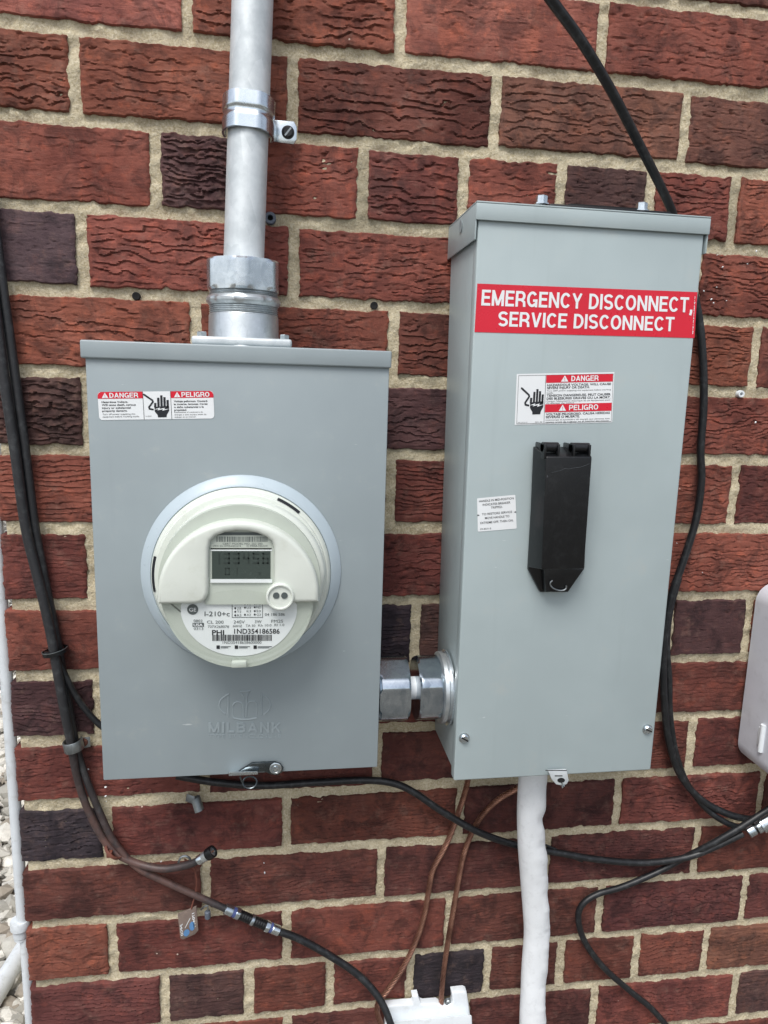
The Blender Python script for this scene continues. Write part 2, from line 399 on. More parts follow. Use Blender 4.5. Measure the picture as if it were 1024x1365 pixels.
# course: (perpend pixel columns, clay of each brick, relief style of each brick: f flaps, n fine drag, s smooth)
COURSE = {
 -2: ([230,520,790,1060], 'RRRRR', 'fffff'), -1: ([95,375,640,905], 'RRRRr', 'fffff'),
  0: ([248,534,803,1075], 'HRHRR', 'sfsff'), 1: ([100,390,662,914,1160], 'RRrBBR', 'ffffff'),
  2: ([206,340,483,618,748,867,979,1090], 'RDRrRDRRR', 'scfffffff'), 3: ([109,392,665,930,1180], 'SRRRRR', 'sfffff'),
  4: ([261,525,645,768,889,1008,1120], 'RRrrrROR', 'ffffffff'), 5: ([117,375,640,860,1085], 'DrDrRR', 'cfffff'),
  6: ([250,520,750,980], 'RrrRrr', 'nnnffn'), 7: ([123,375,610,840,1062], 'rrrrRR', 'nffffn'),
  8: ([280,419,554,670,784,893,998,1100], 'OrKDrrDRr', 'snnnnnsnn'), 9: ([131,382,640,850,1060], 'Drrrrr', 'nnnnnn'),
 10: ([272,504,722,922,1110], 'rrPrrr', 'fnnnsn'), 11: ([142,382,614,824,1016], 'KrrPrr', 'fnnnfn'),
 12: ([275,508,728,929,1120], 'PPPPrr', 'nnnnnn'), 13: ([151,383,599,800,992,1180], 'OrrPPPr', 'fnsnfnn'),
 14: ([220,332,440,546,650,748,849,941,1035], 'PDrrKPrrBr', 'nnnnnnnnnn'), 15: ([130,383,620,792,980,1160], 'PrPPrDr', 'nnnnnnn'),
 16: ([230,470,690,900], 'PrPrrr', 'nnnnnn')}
XMAX = 0.80

wall = empty('brick_wall', (XC, 0, 0), 'textured red brick house wall with tan mortar joints behind everything', 'wall')

def brick_mesh(x0, x1, z0, z1, style, seed, ydepth, simple=False):
    w_, h_ = x1 - x0, z1 - z0
    nx, nz = max(8, int(w_/0.0021)), max(8, int(h_/0.00098))
    u = np.linspace(0, 1, nx+1); v = np.linspace(0, 1, nz+1); U, V = np.meshgrid(u, v)
    X = U*w_; Z = V*h_; mx, mz = X*1000, (h_-Z)*1000                     # millimetres from the top left
    s = seed
    # ragged arrises
    ex0 = (vn(mz/7, s*1.3, 1)-0.5)*2.2 + (vn(mz/2.5, s*2.1, 2)-0.5)*1.3
    ex1 = (vn(mz/7, s*1.7, 3)-0.5)*2.2 + (vn(mz/2.5, s*2.9, 4)-0.5)*1.3
    ez0 = (vn(mx/11, s*1.1, 5)-0.5)*2.4 + (vn(mx/3, s*0.7, 6)-0.5)*1.6
    ez1 = (vn(mx/11, s*1.9, 7)-0.5)*2.4 + (vn(mx/3, s*2.3, 8)-0.5)*1.6
    chip = np.where(vn(mx/16, s*3.3, 9) > 0.84, (vn(mx/16, s*3.3, 9)-0.84)*22, 0)
    Xn = X + (ex0*(1-U)**3 + ex1*U**3)*0.001; Zn = Z + ((ez0+chip)*(1-V)**3 + (ez1-chip*0.6)*V**3)*0.001
    d = np.minimum(np.minimum(X, w_-X), np.minimum(Z, h_-Z))*1000
    warp = (vn(mx/24, mz/11, s+11)-0.5)*11 + (vn(mx/10, mz/6, s+12)-0.5)*5.0 + (vn(mx/3.6, mz/4, s+13)-0.5)*1.6
    if style == 'n': warp = (vn(mx/34, mz/12, s+11)-0.5)*8 + (vn(mx/11, mz/7, s+12)-0.5)*2.8 + (vn(mx/4, mz/4, s+13)-0.5)*0.9
    dp = 0.4+0.95*((s*0.417) % 1); dens = (((s*0.731) % 1)-0.38)*0.34; mz = mz + (((s*0.293) % 1)-0.5)*0.12*mx
    A, B, lam = {'f': (1.0*dp, 1.6*dp, 7.8), 'c': (2.2, 1.6, 8.0), 'n': (0.85*dp, 0.7*dp, 4.8), 's': (0.8, 0.9, 10.0)}[style]
    lam *= 0.8 + 0.55*((s*0.618) % 1)
    p = (mz+warp)/lam; row = np.floor(p); t = p-row
    a = vn(mx/20 + row*7.31, row*3.17 + s, s+14)*0.72 + vn(mx/7 + row*3.7, row*5.1 + s, s+19)*0.28
    thr = {'f': 0.44, 'c': 0.30, 'n': 0.38, 's': 0.66}[style]
    patch = (vn(mx/45, mz/26, s+20)-0.5)*0.5
    a = np.clip((a-thr-patch-dens)/0.13, 0, 1); a = a*a*(3-2*a)
    a *= np.clip((d-2.0)/4.0, 0, 1)
    h = a*(A*np.exp(-(1-t)*lam/2.2) - B*np.exp(-t*lam/0.85))
    # torn patches and pits
    tear = vn(mx/8, mz/3.6, s+15); h -= np.clip((tear-0.84)*10, 0, 1)*(1.6 if style in 'fc' else 0.6)
    h += (vn(mx/30, mz/22, s+16)-0.5)*1.4 + (vn(mx/5, mz/2.0, s+17)-0.5)*0.32*(1.3 if style in 'fcn' else 0.6)
    pit = vn(mx/3.1, mz/2.3, s+23); h -= np.clip((pit-0.86)*12, 0, 1)*0.9
    if style == 'c': h += np.clip((vn(mx/5, mz/3.2, s+18)-0.5)*4, -0.6, 1.2)
    rr = 1.5; e = np.clip(rr-d, 0, rr); h -= rr-np.sqrt(np.maximum(rr*rr-e*e, 0))
    Y = -h*0.001 + ((s*0.377) % 1-0.5)*0.0024
    n = (nx+1)*(nz+1)
    co = np.stack([x0+Xn, Y, z0+Zn], -1).reshape(-1, 3)
    I = np.arange(n).reshape(nz+1, nx+1)
    q = np.stack([I[:-1,:-1], I[:-1,1:], I[1:,1:], I[1:,:-1]], -1).reshape(-1, 4)
    loop = np.concatenate([I[0,:], I[1:,-1], I[-1,-2::-1], I[-2:0:-1,0]])
    back = co[loop].copy(); back[:,1] = ydepth
    j = n+np.arange(len(loop)); nl = np.roll(loop, -1); nj = np.roll(j, -1)
    sk = np.stack([nl, loop, j, nj], -1)
    return np.concatenate([co, back]), np.concatenate([q, sk])

def np_mesh(name, co, faces, smooth=True, sharp=None):
    me = bpy.data.meshes.new(name); me.vertices.add(len(co)); me.vertices.foreach_set('co', co.astype(np.float32).ravel())
    nf = len(faces); k = faces.shape[1]; me.loops.add(nf*k); me.polygons.add(nf)
    me.polygons.foreach_set('loop_start', np.arange(0, nf*k, k, dtype=np.int32)); me.loops.foreach_set('vertex_index', faces.astype(np.int32).ravel())
    me.update(calc_edges=True); me.validate()
    if smooth: me.polygons.foreach_set('use_smooth', np.ones(nf, bool))
    if sharp: me.set_sharp_from_angle(angle=math.radians(sharp))
    return me

HJ = 0.0058
rnd = random.Random(5)
seed = 0
for k, (perp, clay, style) in COURSE.items():
    zt, zb = bed[k], bed[k+1]; zm = (zt+zb)/2
    xs = [XC] + [col_x(p, zm) for p in perp]
    while xs[-1] < XMAX: xs.append(xs[-1] + 0.204)
    for i in range(len(xs)-1):
        seed += 1
        a = xs[i] + (0 if i == 0 else HJ + rnd.uniform(-0.0008, 0.0012)); b = xs[i+1] - HJ - rnd.uniform(-0.0008, 0.0012)
        j = lambda: rnd.uniform(-0.0012, 0.0012)
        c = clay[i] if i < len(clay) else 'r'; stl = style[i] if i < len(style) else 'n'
        co, fa = brick_mesh(a, b, zb+0.0064+j(), zt-0.0064+j(), stl, seed*1.37, 0.098 if i == 0 else 0.03)
        co -= np.array([XC, 0, 0])
        o = link_mesh('brick', np_mesh('brick', co, fa, sharp=38), MAT['brick'], wall)
        v = rnd.uniform(0.85, 1.15); hsh = rnd.uniform(-0.05, 0.05)
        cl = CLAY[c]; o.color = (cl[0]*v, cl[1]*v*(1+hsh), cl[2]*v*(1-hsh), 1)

# mortar: one bedded sheet, fine where it is seen, coarse beyond, wrapped round the corner
def mortar():
    xs = np.concatenate([np.arange(XC+0.006, XMAX, 0.0032), np.linspace(XMAX, 4.0, 12)])
    zs = np.concatenate([np.linspace(0.0, bed[17], 8)[:-1], np.arange(bed[17], bed[-2], 0.0032), np.linspace(bed[-2], 3.2, 6)])
    X, Z = np.meshgrid(xs, zs); mx, mz = X*1000, Z*1000
    Y = 0.0042 - (vn(mx/14, mz/9, 41)-0.5)*0.0034 - (vn(mx/4, mz/3.5, 42)-0.5)*0.0018 - np.clip(vn(mx/40, mz/30, 43)-0.6, 0, 1)*0.003
    co = np.stack([X, Y, Z], -1).reshape(-1, 3); I = np.arange(len(co)).reshape(X.shape)
    q = np.stack([I[:-1,:-1], I[:-1,1:], I[1:,1:], I[1:,:-1]], -1).reshape(-1, 4)
    n = len(co); L = I[:,0]; sidev = co[L].copy(); sidev[:,1] = 3.0; co = np.concatenate([co, sidev])
    j = n+np.arange(len(L)); q = np.concatenate([q, np.stack([L[:-1], L[1:], j[1:], j[:-1]], -1)])
    co -= np.array([XC, 0, 0]); link_mesh('mortar', np_mesh('mortar', co, q, sharp=50), MAT['mortar'], wall)
mortar()

# bricks beyond the photograph's frame, joined
def outer():
    V = []; Fc = []
    def slab(x0, x1, y0, y1, z0, z1):
        c = 0.002; b = len(V)
        V.extend([(x0,y1,z0),(x1,y1,z0),(x1,y1,z1),(x0,y1,z1),(x0,y0+c,z0),(x1,y0+c,z0),(x1,y0+c,z1),(x0,y0+c,z1),(x0+c,y0,z0+c),(x1-c,y0,z0+c),(x1-c,y0,z1-c),(x0+c,y0,z1-c)])
        for f in ((0,1,5,4),(1,2,6,5),(2,3,7,6),(3,0,4,7),(4,5,9,8),(5,6,10,9),(6,7,11,10),(7,4,8,11),(8,9,10,11)): Fc.append(tuple(i+b for i in f))
    ks = list(range(17, 24))
    z = bed[17]; rows = []; zz = bed[17]
    while zz > 0.085: rows.append((zz-0.0795, zz, XC)); zz -= 0.0795
    for k in COURSE: rows.append((bed[k+1], bed[k], None))
    zz = bed[-2]
    while zz < 3.1: rows.append((zz, zz+CH, XC)); zz += CH
    for n, (z0, z1, xa) in enumerate(rows):
        if xa is None:
            zm = (z0+z1)/2; k = [q for q in COURSE if abs((bed[q]+bed[q+1])/2-zm) < 1e-6][0]
            xs = [col_x(p, zm) for p in COURSE[k][0]]; x = xs[-1]
            while x < XMAX: x += 0.204
        else: x = xa - (0 if n % 2 else 0.102)
        while x < 3.9:
            a = max(x+HJ, XC); slab(a, x+0.204-HJ, -0.001, 0.03, z0+0.0064, z1-0.0064); x += 0.204
    me = bpy.data.meshes.new('outer_bricks'); me.from_pydata([(p[0]-XC, p[1], p[2]) for p in V], [], Fc)
    o = link_mesh('outer_bricks', me, MAT['brick'], wall); o.color = (0.18, 0.056, 0.044, 1); o['kind'] = 'stuff'
    V.clear(); Fc.clear()
    zz = bed[-2]; zs = [bed[k] for k in sorted(bed) if k <= 17]
    for n, zt in enumerate(zs[:-1]):
        y = 0.103 + (0.05 if n % 2 else 0.0)
        while y < 2.6:
            b = len(V); slab(y, y+0.194, XC, XC+0.03, zs[n+1]+0.0064, zt-0.0064)
            for i in range(b, len(V)): p = V[i]; V[i] = (p[1], p[0], p[2])
            y += 0.204
    me = bpy.data.meshes.new('side_bricks'); me.from_pydata([(p[0]-XC, p[1], p[2]) for p in V], [], Fc)
    bm = bmesh.new(); bm.from_mesh(me); bmesh.ops.recalc_face_normals(bm, faces=bm.faces); bm.to_mesh(me); bm.free()
    o = link_mesh('side_bricks', me, MAT['brick'], wall); o.color = (0.17, 0.054, 0.043, 1); o['kind'] = 'stuff'
outer()

# flecks of old white paint on the bricks
fl_ = MB(); rf = random.Random(21)
for x, y in ((956,340),(963,356),(955,383),(948,399),(951,404),(968,401),(938,388),(1008,335),(996,352),(141,1049),(141,1061),(142,1068),(118,1025),(1007,563),(902,724),(936,763),(917,733),(215,1148),(352,1150),(353,1163)):
    p = at(x, y, -0.0012); r = rf.uniform(0.0005, 0.0012); ph = rf.random()*6
    fl_.lathe([(r, 0.0), (r*0.9, 0.0010), (r*0.4, 0.0015)], p, (0,-1,0), 9, rfun=lambda a, q, t: q*(1+0.3*math.sin(2*a+ph)))
fl_.build('paint_flecks', MAT['sticker'], wall, 60, 'stuff')

# ------------------------------------------------------------------ lettering and decals
_tc = {}
def glyphs(s, bold=0.0):
    key = (s, bold)
    if key in _tc: return _tc[key]
    cu = bpy.data.curves.new('t', 'FONT'); cu.body = s; cu.size = 1.0; cu.resolution_u = 3; cu.offset = bold; cu.fill_mode = 'FRONT'
    ob = bpy.data.objects.new('t', cu); COL.objects.link(ob)
    dg = bpy.context.evaluated_depsgraph_get(); me = ob.evaluated_get(dg).to_mesh()
    co = np.zeros(len(me.vertices)*3); me.vertices.foreach_get('co', co); co = co.reshape(-1, 3)[:, :2].copy()
    fa = [tuple(p.vertices) for p in me.polygons]
    ob.evaluated_get(dg).to_mesh_clear(); bpy.data.objects.remove(ob); bpy.data.curves.remove(cu)
    _tc[key] = (co, fa); return co, fa
CAPH = None
def caph():
    global CAPH
    if CAPH is None: CAPH = glyphs('H')[0][:,1].max()
    return CAPH

# bold grotesque capitals drawn as strokes on a 0..1 square
def _arc(cx, cy, rx, ry, a0, a1, n=14): return [(cx+rx*math.cos(math.radians(a0+(a1-a0)*k/n)), cy+ry*math.sin(math.radians(a0+(a1-a0)*k/n))) for k in range(n+1)]
T_ = 0.168
_l, _r, _m = T_/2, 0.64-T_/2, 0.32
def _bowl(y0, y1, r): c = (y0+y1)/2; return [(0.0, y1), (_r-0.2, y1)] + _arc(_r-0.2, c, 0.2+r, (y1-y0)/2, 90, -90, 12) + [(0.0, y0)]
_o = T_/2
LETTER = {
 'A': (0.72, [[(0.09,0),(0.36,1.0)],[(0.63,0),(0.36,1.0)],[(0.17,0.29),(0.55,0.29)]]), 'B': (0.64, [[(_l,0),(_l,1)],_bowl(_o,0.52,0),_bowl(0.52,1-_o,-0.02)]),
 'C': (0.68, [_arc(0.35,0.5,0.35-_o,0.5-_o,38,322,26)]), 'D': (0.66, [[(_l,0),(_l,1)], [(0.0,1-_o),(0.25,1-_o)]+_arc(0.25,0.5,0.41-_o,0.5-_o,90,-90,18)+[(0.0,_o)]]),
 'E': (0.58, [[(_l,0),(_l,1)],[(0.0,1-_o),(0.58,1-_o)],[(0.0,0.52),(0.53,0.52)],[(0.0,_o),(0.58,_o)]]),
 'G': (0.70, [_arc(0.35,0.5,0.35-_o,0.5-_o,40,318,26),[(0.40,0.42),(0.70,0.42)],[(0.70-_o,0.0),(0.70-_o,0.42)]]),
 'I': (T_, [[(_l,0),(_l,1)]]), 'K': (0.68, [[(_l,0),(_l,1)],[(0.57,1.0),(0.14,0.40)],[(0.60,0.0),(0.30,0.60)]]), 'L': (0.55, [[(_l,0),(_l,1)],[(0.0,_o),(0.55,_o)]]),
 'M': (0.80, [[(_l,0),(_l,1)],[(0.80-_l,0),(0.80-_l,1)],[(_l,1.0),(0.40,0.05)],[(0.80-_l,1.0),(0.40,0.05)]]),
 'N': (0.68, [[(_l,0),(_l,1)],[(0.68-_l,0),(0.68-_l,1)],[(_l,1.0),(0.68-_l,0.0)]]),
 'O': (0.72, [_arc(0.36,0.5,0.36-_o,0.5-_o,0,360,36)]), 'P': (0.62, [[(_l,0),(_l,1)],_bowl(0.42,1-_o,-0.01)]),
 'R': (0.66, [[(_l,0),(_l,1)],_bowl(0.45,1-_o,0),[(0.36,0.45),(_r+0.01,0.30),(_r+0.03,0.0)]]),
 'S': (0.64, [_arc(0.32,0.735,0.32-_o,0.265-_o+0.005,22,180,14)+_arc(0.32,0.735,0.32-_o,0.235,180,270,8)[1:]+_arc(0.32,0.265,0.32-_o,0.235,90,0,8)[1:]+_arc(0.32,0.27,0.32-_o,0.27-_o,0,-160,14)[1:]]),
 'T': (0.62, [[(0.31,0),(0.31,1)],[(0.0,1-_o),(0.62,1-_o)]]), 'V': (0.70, [[(0.09,1.0),(0.35,0.0)],[(0.61,1.0),(0.35,0.0)]]),
 'Y': (0.70, [[(0.35,0.0),(0.35,0.45)],[(0.09,1.0),(0.35,0.42)],[(0.61,1.0),(0.35,0.42)]]), ',': (0.2, [[(0.10,0.19),(0.10,0.0),(0.05,-0.18)]]), ' ': (0.28, [])}
def strip(pts, w):
    n = len(pts); L = []; closed = math.dist(pts[0], pts[-1]) < 1e-6
    for i in range(n):
        a = pts[i-1] if i else (pts[-2] if closed else pts[0]); c = pts[i+1] if i < n-1 else (pts[1] if closed else pts[-1])
        dx, dy = c[0]-a[0], c[1]-a[1]; q = math.hypot(dx, dy) or 1; L.append((-dy/q*w/2, dx/q*w/2))
    V = [(p[0]+l[0], p[1]+l[1]) for p, l in zip(pts, L)] + [(p[0]-l[0], p[1]-l[1]) for p, l in zip(pts, L)]
    return V, [(i, i+1, n+i+1, n+i) for i in range(n-1)]
def grotesque(txt, weight=T_, gap=0.10):
    """[(verts, faces)] for each stroke, in cap-height units, and the line's width"""
    x = 0.0; out = []
    for ch in txt:
        w_, strokes = LETTER[ch]
        for st in strokes:
            V, Fc = strip(st, weight); out.append(([(vx+x, min(max(vy, -0.2), 1.0) if ch != ',' else vy) for vx, vy in V], Fc))
        x += w_+gap
    return out, x-gap

class Sheet:
    """flat print in the unit square of a four-cornered plane: u to the right, v downward"""
    def __init__(s, corners): s.c = [np.array(p, float) for p in corners]
    def pt(s, u, v, lift=0.0):
        a, b, c, d = s.c; p = (a*(1-u)+b*u)*(1-v) + (d*(1-u)+c*u)*v
        return p + np.array([0, -lift, 0])
    def rect(s, mb, u0, v0, u1, v1, lift):
        return mb.add([s.pt(u0,v0,lift), s.pt(u1,v0,lift), s.pt(u1,v1,lift), s.pt(u0,v1,lift)], [(0,1,2,3)])
    def poly(s, mb, pts, lift): return mb.add([s.pt(u,v,lift) for u, v in pts], [tuple(range(len(pts)))])
    def disc(s, mb, u, v, ru, rv, lift, n=24): return s.poly(mb, [(u+ru*math.cos(2*math.pi*k/n), v+rv*math.sin(2*math.pi*k/n)) for k in range(n)], lift)
    def stroke(s, mb, pts, wu, wv, lift):
        for (u0, v0), (u1, v1) in zip(pts[:-1], pts[1:]):
            du, dv = (u1-u0)/wu, (v1-v0)/wv; L = math.hypot(du, dv) or 1; nu, nv = -dv/L*wu/2, du/L*wv/2
            s.poly(mb, [(u0+nu,v0+nv),(u1+nu,v1+nv),(u1-nu,v1-nv),(u0-nu,v0-nv)], lift)
            s.disc(mb, u1, v1, wu/2, wv/2, lift+0.00002, 10)
    def text(s, mb, txt, u0, u1, vbase, vcap, lift, bold=0.0):
        co, fa = glyphs(txt, bold); x0, x1 = co[:,0].min(), co[:,0].max()
        k = (u1-u0)/(x1-x0); h = vcap/caph()
        return mb.add([s.pt(u0+(x-x0)*k, vbase-y*h, lift) for x, y in co], fa)
def bold(S, mb, txt, u0, u1, vbase, vcap, lift, weight=T_, gap=0.09):
    st, W = grotesque(txt, weight, gap); k = (u1-u0)/W
    for i, (V, Fc) in enumerate(st): mb.add([S.pt(u0+x*k, vbase-max(y, 0.0)*vcap if txt[-1] != ',' or x < W-0.25 else vbase-y*vcap, lift+0.00001*(i % 4)) for x, y in V], Fc)
def quad(pts, Y): return [at(x, y, Y) for x, y in pts]
L1, L2, L3 = 0.0003, 0.0005, 0.0007
def rrect(u0, v0, u1, v1, ru, rv, n=5):
    o = []
    for cu, cv, a in ((u1-ru, v0+rv, -90), (u1-ru, v1-rv, 0), (u0+ru, v1-rv, 90), (u0+ru, v0+rv, 180)):
        for k in range(n+1):
            t = math.radians(a+90*k/n); o.append((cu+ru*math.cos(t), cv+rv*math.sin(t)))
    return o
def hand(S, mb, u0, v0, u1, v1, lift):
    """shock pictogram: raised hand, cable and spark; box is the pictogram's extent"""
    m = lambda x, y: (u0+(u1-u0)*x, v0+(v1-v0)*y); wu, wv = (u1-u0), (v1-v0)
    S.stroke(mb, [m(0.0,0.0), m(0.36,0.27), m(0.38,0.33), m(0.2,0.56), m(0.22,0.63), m(0.36,0.66)], wu*0.075, wv*0.07, lift)
    for x, top, bot in ((0.47,0.38,0.56),(0.605,0.16,0.56),(0.735,0.06,0.56),(0.86,0.14,0.56),(0.985,0.26,0.62)):
        S.stroke(mb, [m(x, top), m(x-0.01, bot)], wu*0.095, wv*0.085, lift)
    S.poly(mb, [m(0.43,0.55), m(1.03,0.52), m(1.03,0.72), m(0.93,0.88), m(0.9,1.0), m(0.55,1.0), m(0.54,0.9), m(0.43,0.75)], lift)
def spark(S, mb, u0, v0, u1, v1, lift):
    m = lambda x, y: (u0+(u1-u0)*x, v0+(v1-v0)*y)
    S.poly(mb, [m(0.4,0.66), m(0.66,0.585), m(0.63,0.64), m(0.86,0.60), m(0.83,0.66), m(1.06,0.64), m(0.74,0.72), m(0.78,0.655), m(0.55,0.7), m(0.59,0.65)], lift)
def alert(S, red, white, u, vb, wu, hv, lift):
    S.poly(white, [(u, vb), (u+wu, vb), (u+wu/2, vb-hv)], lift)
    S.poly(red, [(u+wu*0.46, vb-hv*0.66), (u+wu*0.54, vb-hv*0.66), (u+wu*0.52, vb-hv*0.28), (u+wu*0.48, vb-hv*0.28)], lift+0.0001)
    S.poly(red, [(u+wu*0.46, vb-hv*0.2), (u+wu*0.54, vb-hv*0.2), (u+wu*0.54, vb-hv*0.1), (u+wu*0.46, vb-hv*0.1)], lift+0.0001)

def screw(mb_head, slot, p, r=0.0042, h=0.003, ang=0.6):
    mb_head.lathe([(r*1.25, 0), (r*1.25, 0.0006), (r*0.98, 0.0008), (r, h*0.7), (r*0.8, h)], p, (0,-1,0), 24)
    c, s_ = math.cos(ang), math.sin(ang); x, y, z = p; q = []
    for a, b in ((-r*0.95,-r*0.16),(r*0.95,-r*0.16),(r*0.95,r*0.16),(-r*0.95,r*0.16)): q.append((x+a*c-b*s_, y-h-0.0002, z+a*s_+b*c))
    slot.add(q, [(0,1,2,3)])

# ------------------------------------------------------------------ meter socket box (left)
YM = -0.108
a_, b_, c_, d_ = at(112.5,480,YM), at(518.8,492,YM), at(503.5,1022,YM), at(139,1041,YM)
mx0, mx1 = (a_[0]+d_[0])/2, (b_[0]+c_[0])/2; mz0 = (c_[2]+d_[2])/2; mzt = (at(106.5,453,YM)[2]+at(522,468,YM)[2])/2
mlip = (at(112,477,YM)[2]+at(519,491,YM)[2])/2
ms = empty('meter_socket_box', ((mx0+mx1)/2, -0.05, mz0), 'large grey steel meter socket box holding the round electric meter', 'meter box')
b = MB()
b.box(mx0+0.002, mx1-0.002, YM+0.004, -0.004, mz0+0.003, mzt-0.003, 0.0015); b.build('body', MAT['paint_a'], ms)
b = MB().box(mx0, mx1, YM, YM+0.0036, mz0, mlip+0.004, 0.0011, 2); front = b.build('front_cover', MAT['paint_a'], ms)
b = MB().box(at(106.5,453,YM)[0]+0.0005, at(522,468,YM)[0], YM-0.0034, -0.0035, mlip, mzt, 0.0016, 3); b.build('top_cap', MAT['paint_a'], ms)

# danger label
S = Sheet(quad([(130,522.5),(284.4,521),(286,557.8),(132.7,560)], YM))
dl = MB(); S.poly(dl, rrect(0,0,1,1,0.028,0.13), L1); dl = dl.build('danger_label', MAT['sticker'], ms, smooth=0)
rd, wh, ik = MB(), MB(), MB()
lr = rrect(0,0,1,1,0.028,0.13)
S.poly(rd, [(0.0,0.24),(0.0,0.13),(0.008,0.05),(0.028,0.0),(0.385,0.0),(0.385,0.24)], L2)
rdb = MB(); S.poly(rdb, [(0.625,0.0),(0.972,0.0),(0.992,0.05),(1.0,0.13),(1.0,0.24),(0.625,0.24)], L2)
bold(S, wh, 'DANGER', 0.10, 0.345, 0.212, 0.175, L3); bold(S, wh, 'PELIGRO', 0.72, 0.965, 0.212, 0.175, L3)
alert(S, rd, wh, 0.035, 0.215, 0.055, 0.19, L3); alert(S, rdb, wh, 0.655, 0.215, 0.055, 0.19, L3)
for i, (t, u1) in enumerate((('Hazardous Voltage.',0.255),('Will cause death, serious',0.32),('injury or substantial',0.275),('property damage.',0.245))):
    S.text(ik, t, 0.03, u1, 0.39+i*0.105, 0.065, L2, 0.02)
for i, (t, u1) in enumerate((('Turn off power supplying this',0.31),('equipment before working inside.',0.345))): S.text(ik, t, 0.03, u1, 0.82+i*0.09, 0.055, L2)
for i, (t, u1) in enumerate((('Voltaje peligroso. Causará',0.945),('la muerte, lesiones graves',0.945),('o daño substancial a la',0.91),('propiedad.',0.76))):
    S.text(ik, t, 0.65, u1, 0.39+i*0.105, 0.065, L2, 0.02)
for i, (t, u1) in enumerate((('Desconecte el suministro de',0.90),('energía a este equipo antes de',0.93),('trabajar en su interior.',0.84))): S.text(ik, t, 0.65, u1, 0.78+i*0.085, 0.05, L2)
S.rect(ik, 0.383, 0, 0.387, 1, L2); S.rect(ik, 0.623, 0, 0.627, 1, L2)
hand(S, ik, 0.39, 0.09, 0.60, 0.93, L2); spark(S, wh, 0.39, 0.09, 0.60, 0.93, L3)
S.text(ik, 'K10067', 0.40, 0.45, 0.90, 0.035, L2)
rd.build('red_heading', MAT['red'], dl, 0); rdb.build('red_heading', MAT['red'], dl, 0); wh.build('white_lettering', MAT['sticker'], dl, 0); ik.build('black_lettering', MAT['ink'], dl, 0)

# pressed-in maker's mark: crown emblem and lettering
S = Sheet(quad([(250,900),(420,900),(420,1060),(250,1060)], YM)); W2, H2 = 1024.0, 964.0
em = MB()
def ridge(pts, r=0.0011): em.tube([S.pt(x/W2, y/H2, -0.0006) for x, y in pts], r*1.15, 10)
arc = lambda cx, cy, rx, ry, a0, a1, n=18: [(cx+rx*math.cos(math.radians(a0+(a1-a0)*k/n)), cy+ry*math.sin(math.radians(a0+(a1-a0)*k/n))) for k in range(n+1)]
ridge(arc(455,235,205,110,140,232)); ridge([(322,160),(322,325)]); ridge(arc(455,235,205,110,-50,42)); ridge([(588,142),(588,315)])
ridge(arc(455,235,205,115,62,118)); ridge(arc(400,245,40,35,180,360)); ridge(arc(512,240,40,35,180,360))
ridge([(415,130),(500,122),(472,160),(466,330)]); ridge([(415,130),(440,162),(444,335)]); ridge([(360,245),(360,335)], 0.0008); ridge([(552,240),(552,325)], 0.0008)
em.build('crown_emblem', MAT['paint_a'], ms)
def embossed(S, txt, u0, u1, vb, vc, name, bold=0.012, hgt=0.0011):
    co, fa = glyphs(txt, bold); x0, x1 = co[:,0].min(), co[:,0].max(); k = (u1-u0)/(x1-x0); h = vc/caph()
    P = [(u0+(x-x0)*k, vb-y*h) for x, y in co]; mb = MB()
    bm = bmesh.new(); vv = [bm.verts.new(S.pt(u,v,-0.0002).tolist()) for u, v in P]
    for f in fa:
        try: bm.faces.new([vv[i] for i in f])
        except ValueError: pass
    r = bmesh.ops.extrude_face_region(bm, geom=list(bm.faces))
    for g_ in r['geom']:
        if isinstance(g_, bmesh.types.BMVert): g_.co.y -= hgt
    return mb.bm(bm).build(name, MAT['paint_a'], ms, 20)
mbk = MB(); stk, Wk = grotesque('MILBANK', 0.16, 0.16)
for q_, (V_, F_) in enumerate(stk):
    bm = bmesh.new(); vv = [bm.verts.new(S.pt(165/W2+x*(580/W2)/Wk, (452-min(max(y,0),1)*78)/H2, -0.0004+0.00004*(q_ % 5)).tolist()) for x, y in V_]
    for f in F_: bm.faces.new([vv[i] for i in f])
    r = bmesh.ops.extrude_face_region(bm, geom=list(bm.faces))
    for g_ in r['geom']:
        if isinstance(g_, bmesh.types.BMVert): g_.co.y -= 0.0011
    mbk.bm(bm)
mbk.build('embossed_lettering', MAT['paint_a'], ms, 20)
embossed(S, 'TYPE 3R ENCLOSURE', 165/W2, 748/W2, 500/H2, 34/H2, 'embossed_lettering', 0.0, 0.0006)

# latch at the bottom edge
la = MB(); y0 = YM-0.0045
P2 = lambda pts, Y: [(at(x,y,Y)[0], at(x,y,Y)[2]) for x, y in pts]
lt = MB().prism(P2([(318,1029),(332,1020),(336,1017.5),(366,1016),(374,1018.5),(378,1024),(376,1030),(370,1033.5),(362,1032.5),(352,1029),(340,1029.5),(330,1031)], y0), y0, y0+0.0025, 0.0006).build('latch', MAT['darksteel'], ms)
rv = MB(); rv.lathe([(0.0062,0),(0.0062,0.0008),(0.0055,0.0012),(0.0045,0.0012),(0.004,0.0006),(0.0028,0.0006),(0.0024,0.0018)], at(367.5,1024,y0), (0,-1,0), 28); rv.build('rivet', MAT['zinc'], lt)
tb = MB().hexa([at(305,1034.5,y0-0.006), at(344,1032.5,y0-0.006), at(344.5,1028,y0-0.006), at(305,1029,y0-0.006), at(305,1034.5,y0+0.006), at(344,1032.5,y0+0.006), at(344.5,1028,y0+0.006), at(305,1029,y0+0.006)], 0.0008); tb.build('catch_plate', MAT['zinc'], lt)
sr = MB(); cc = at(333,1043,y0)
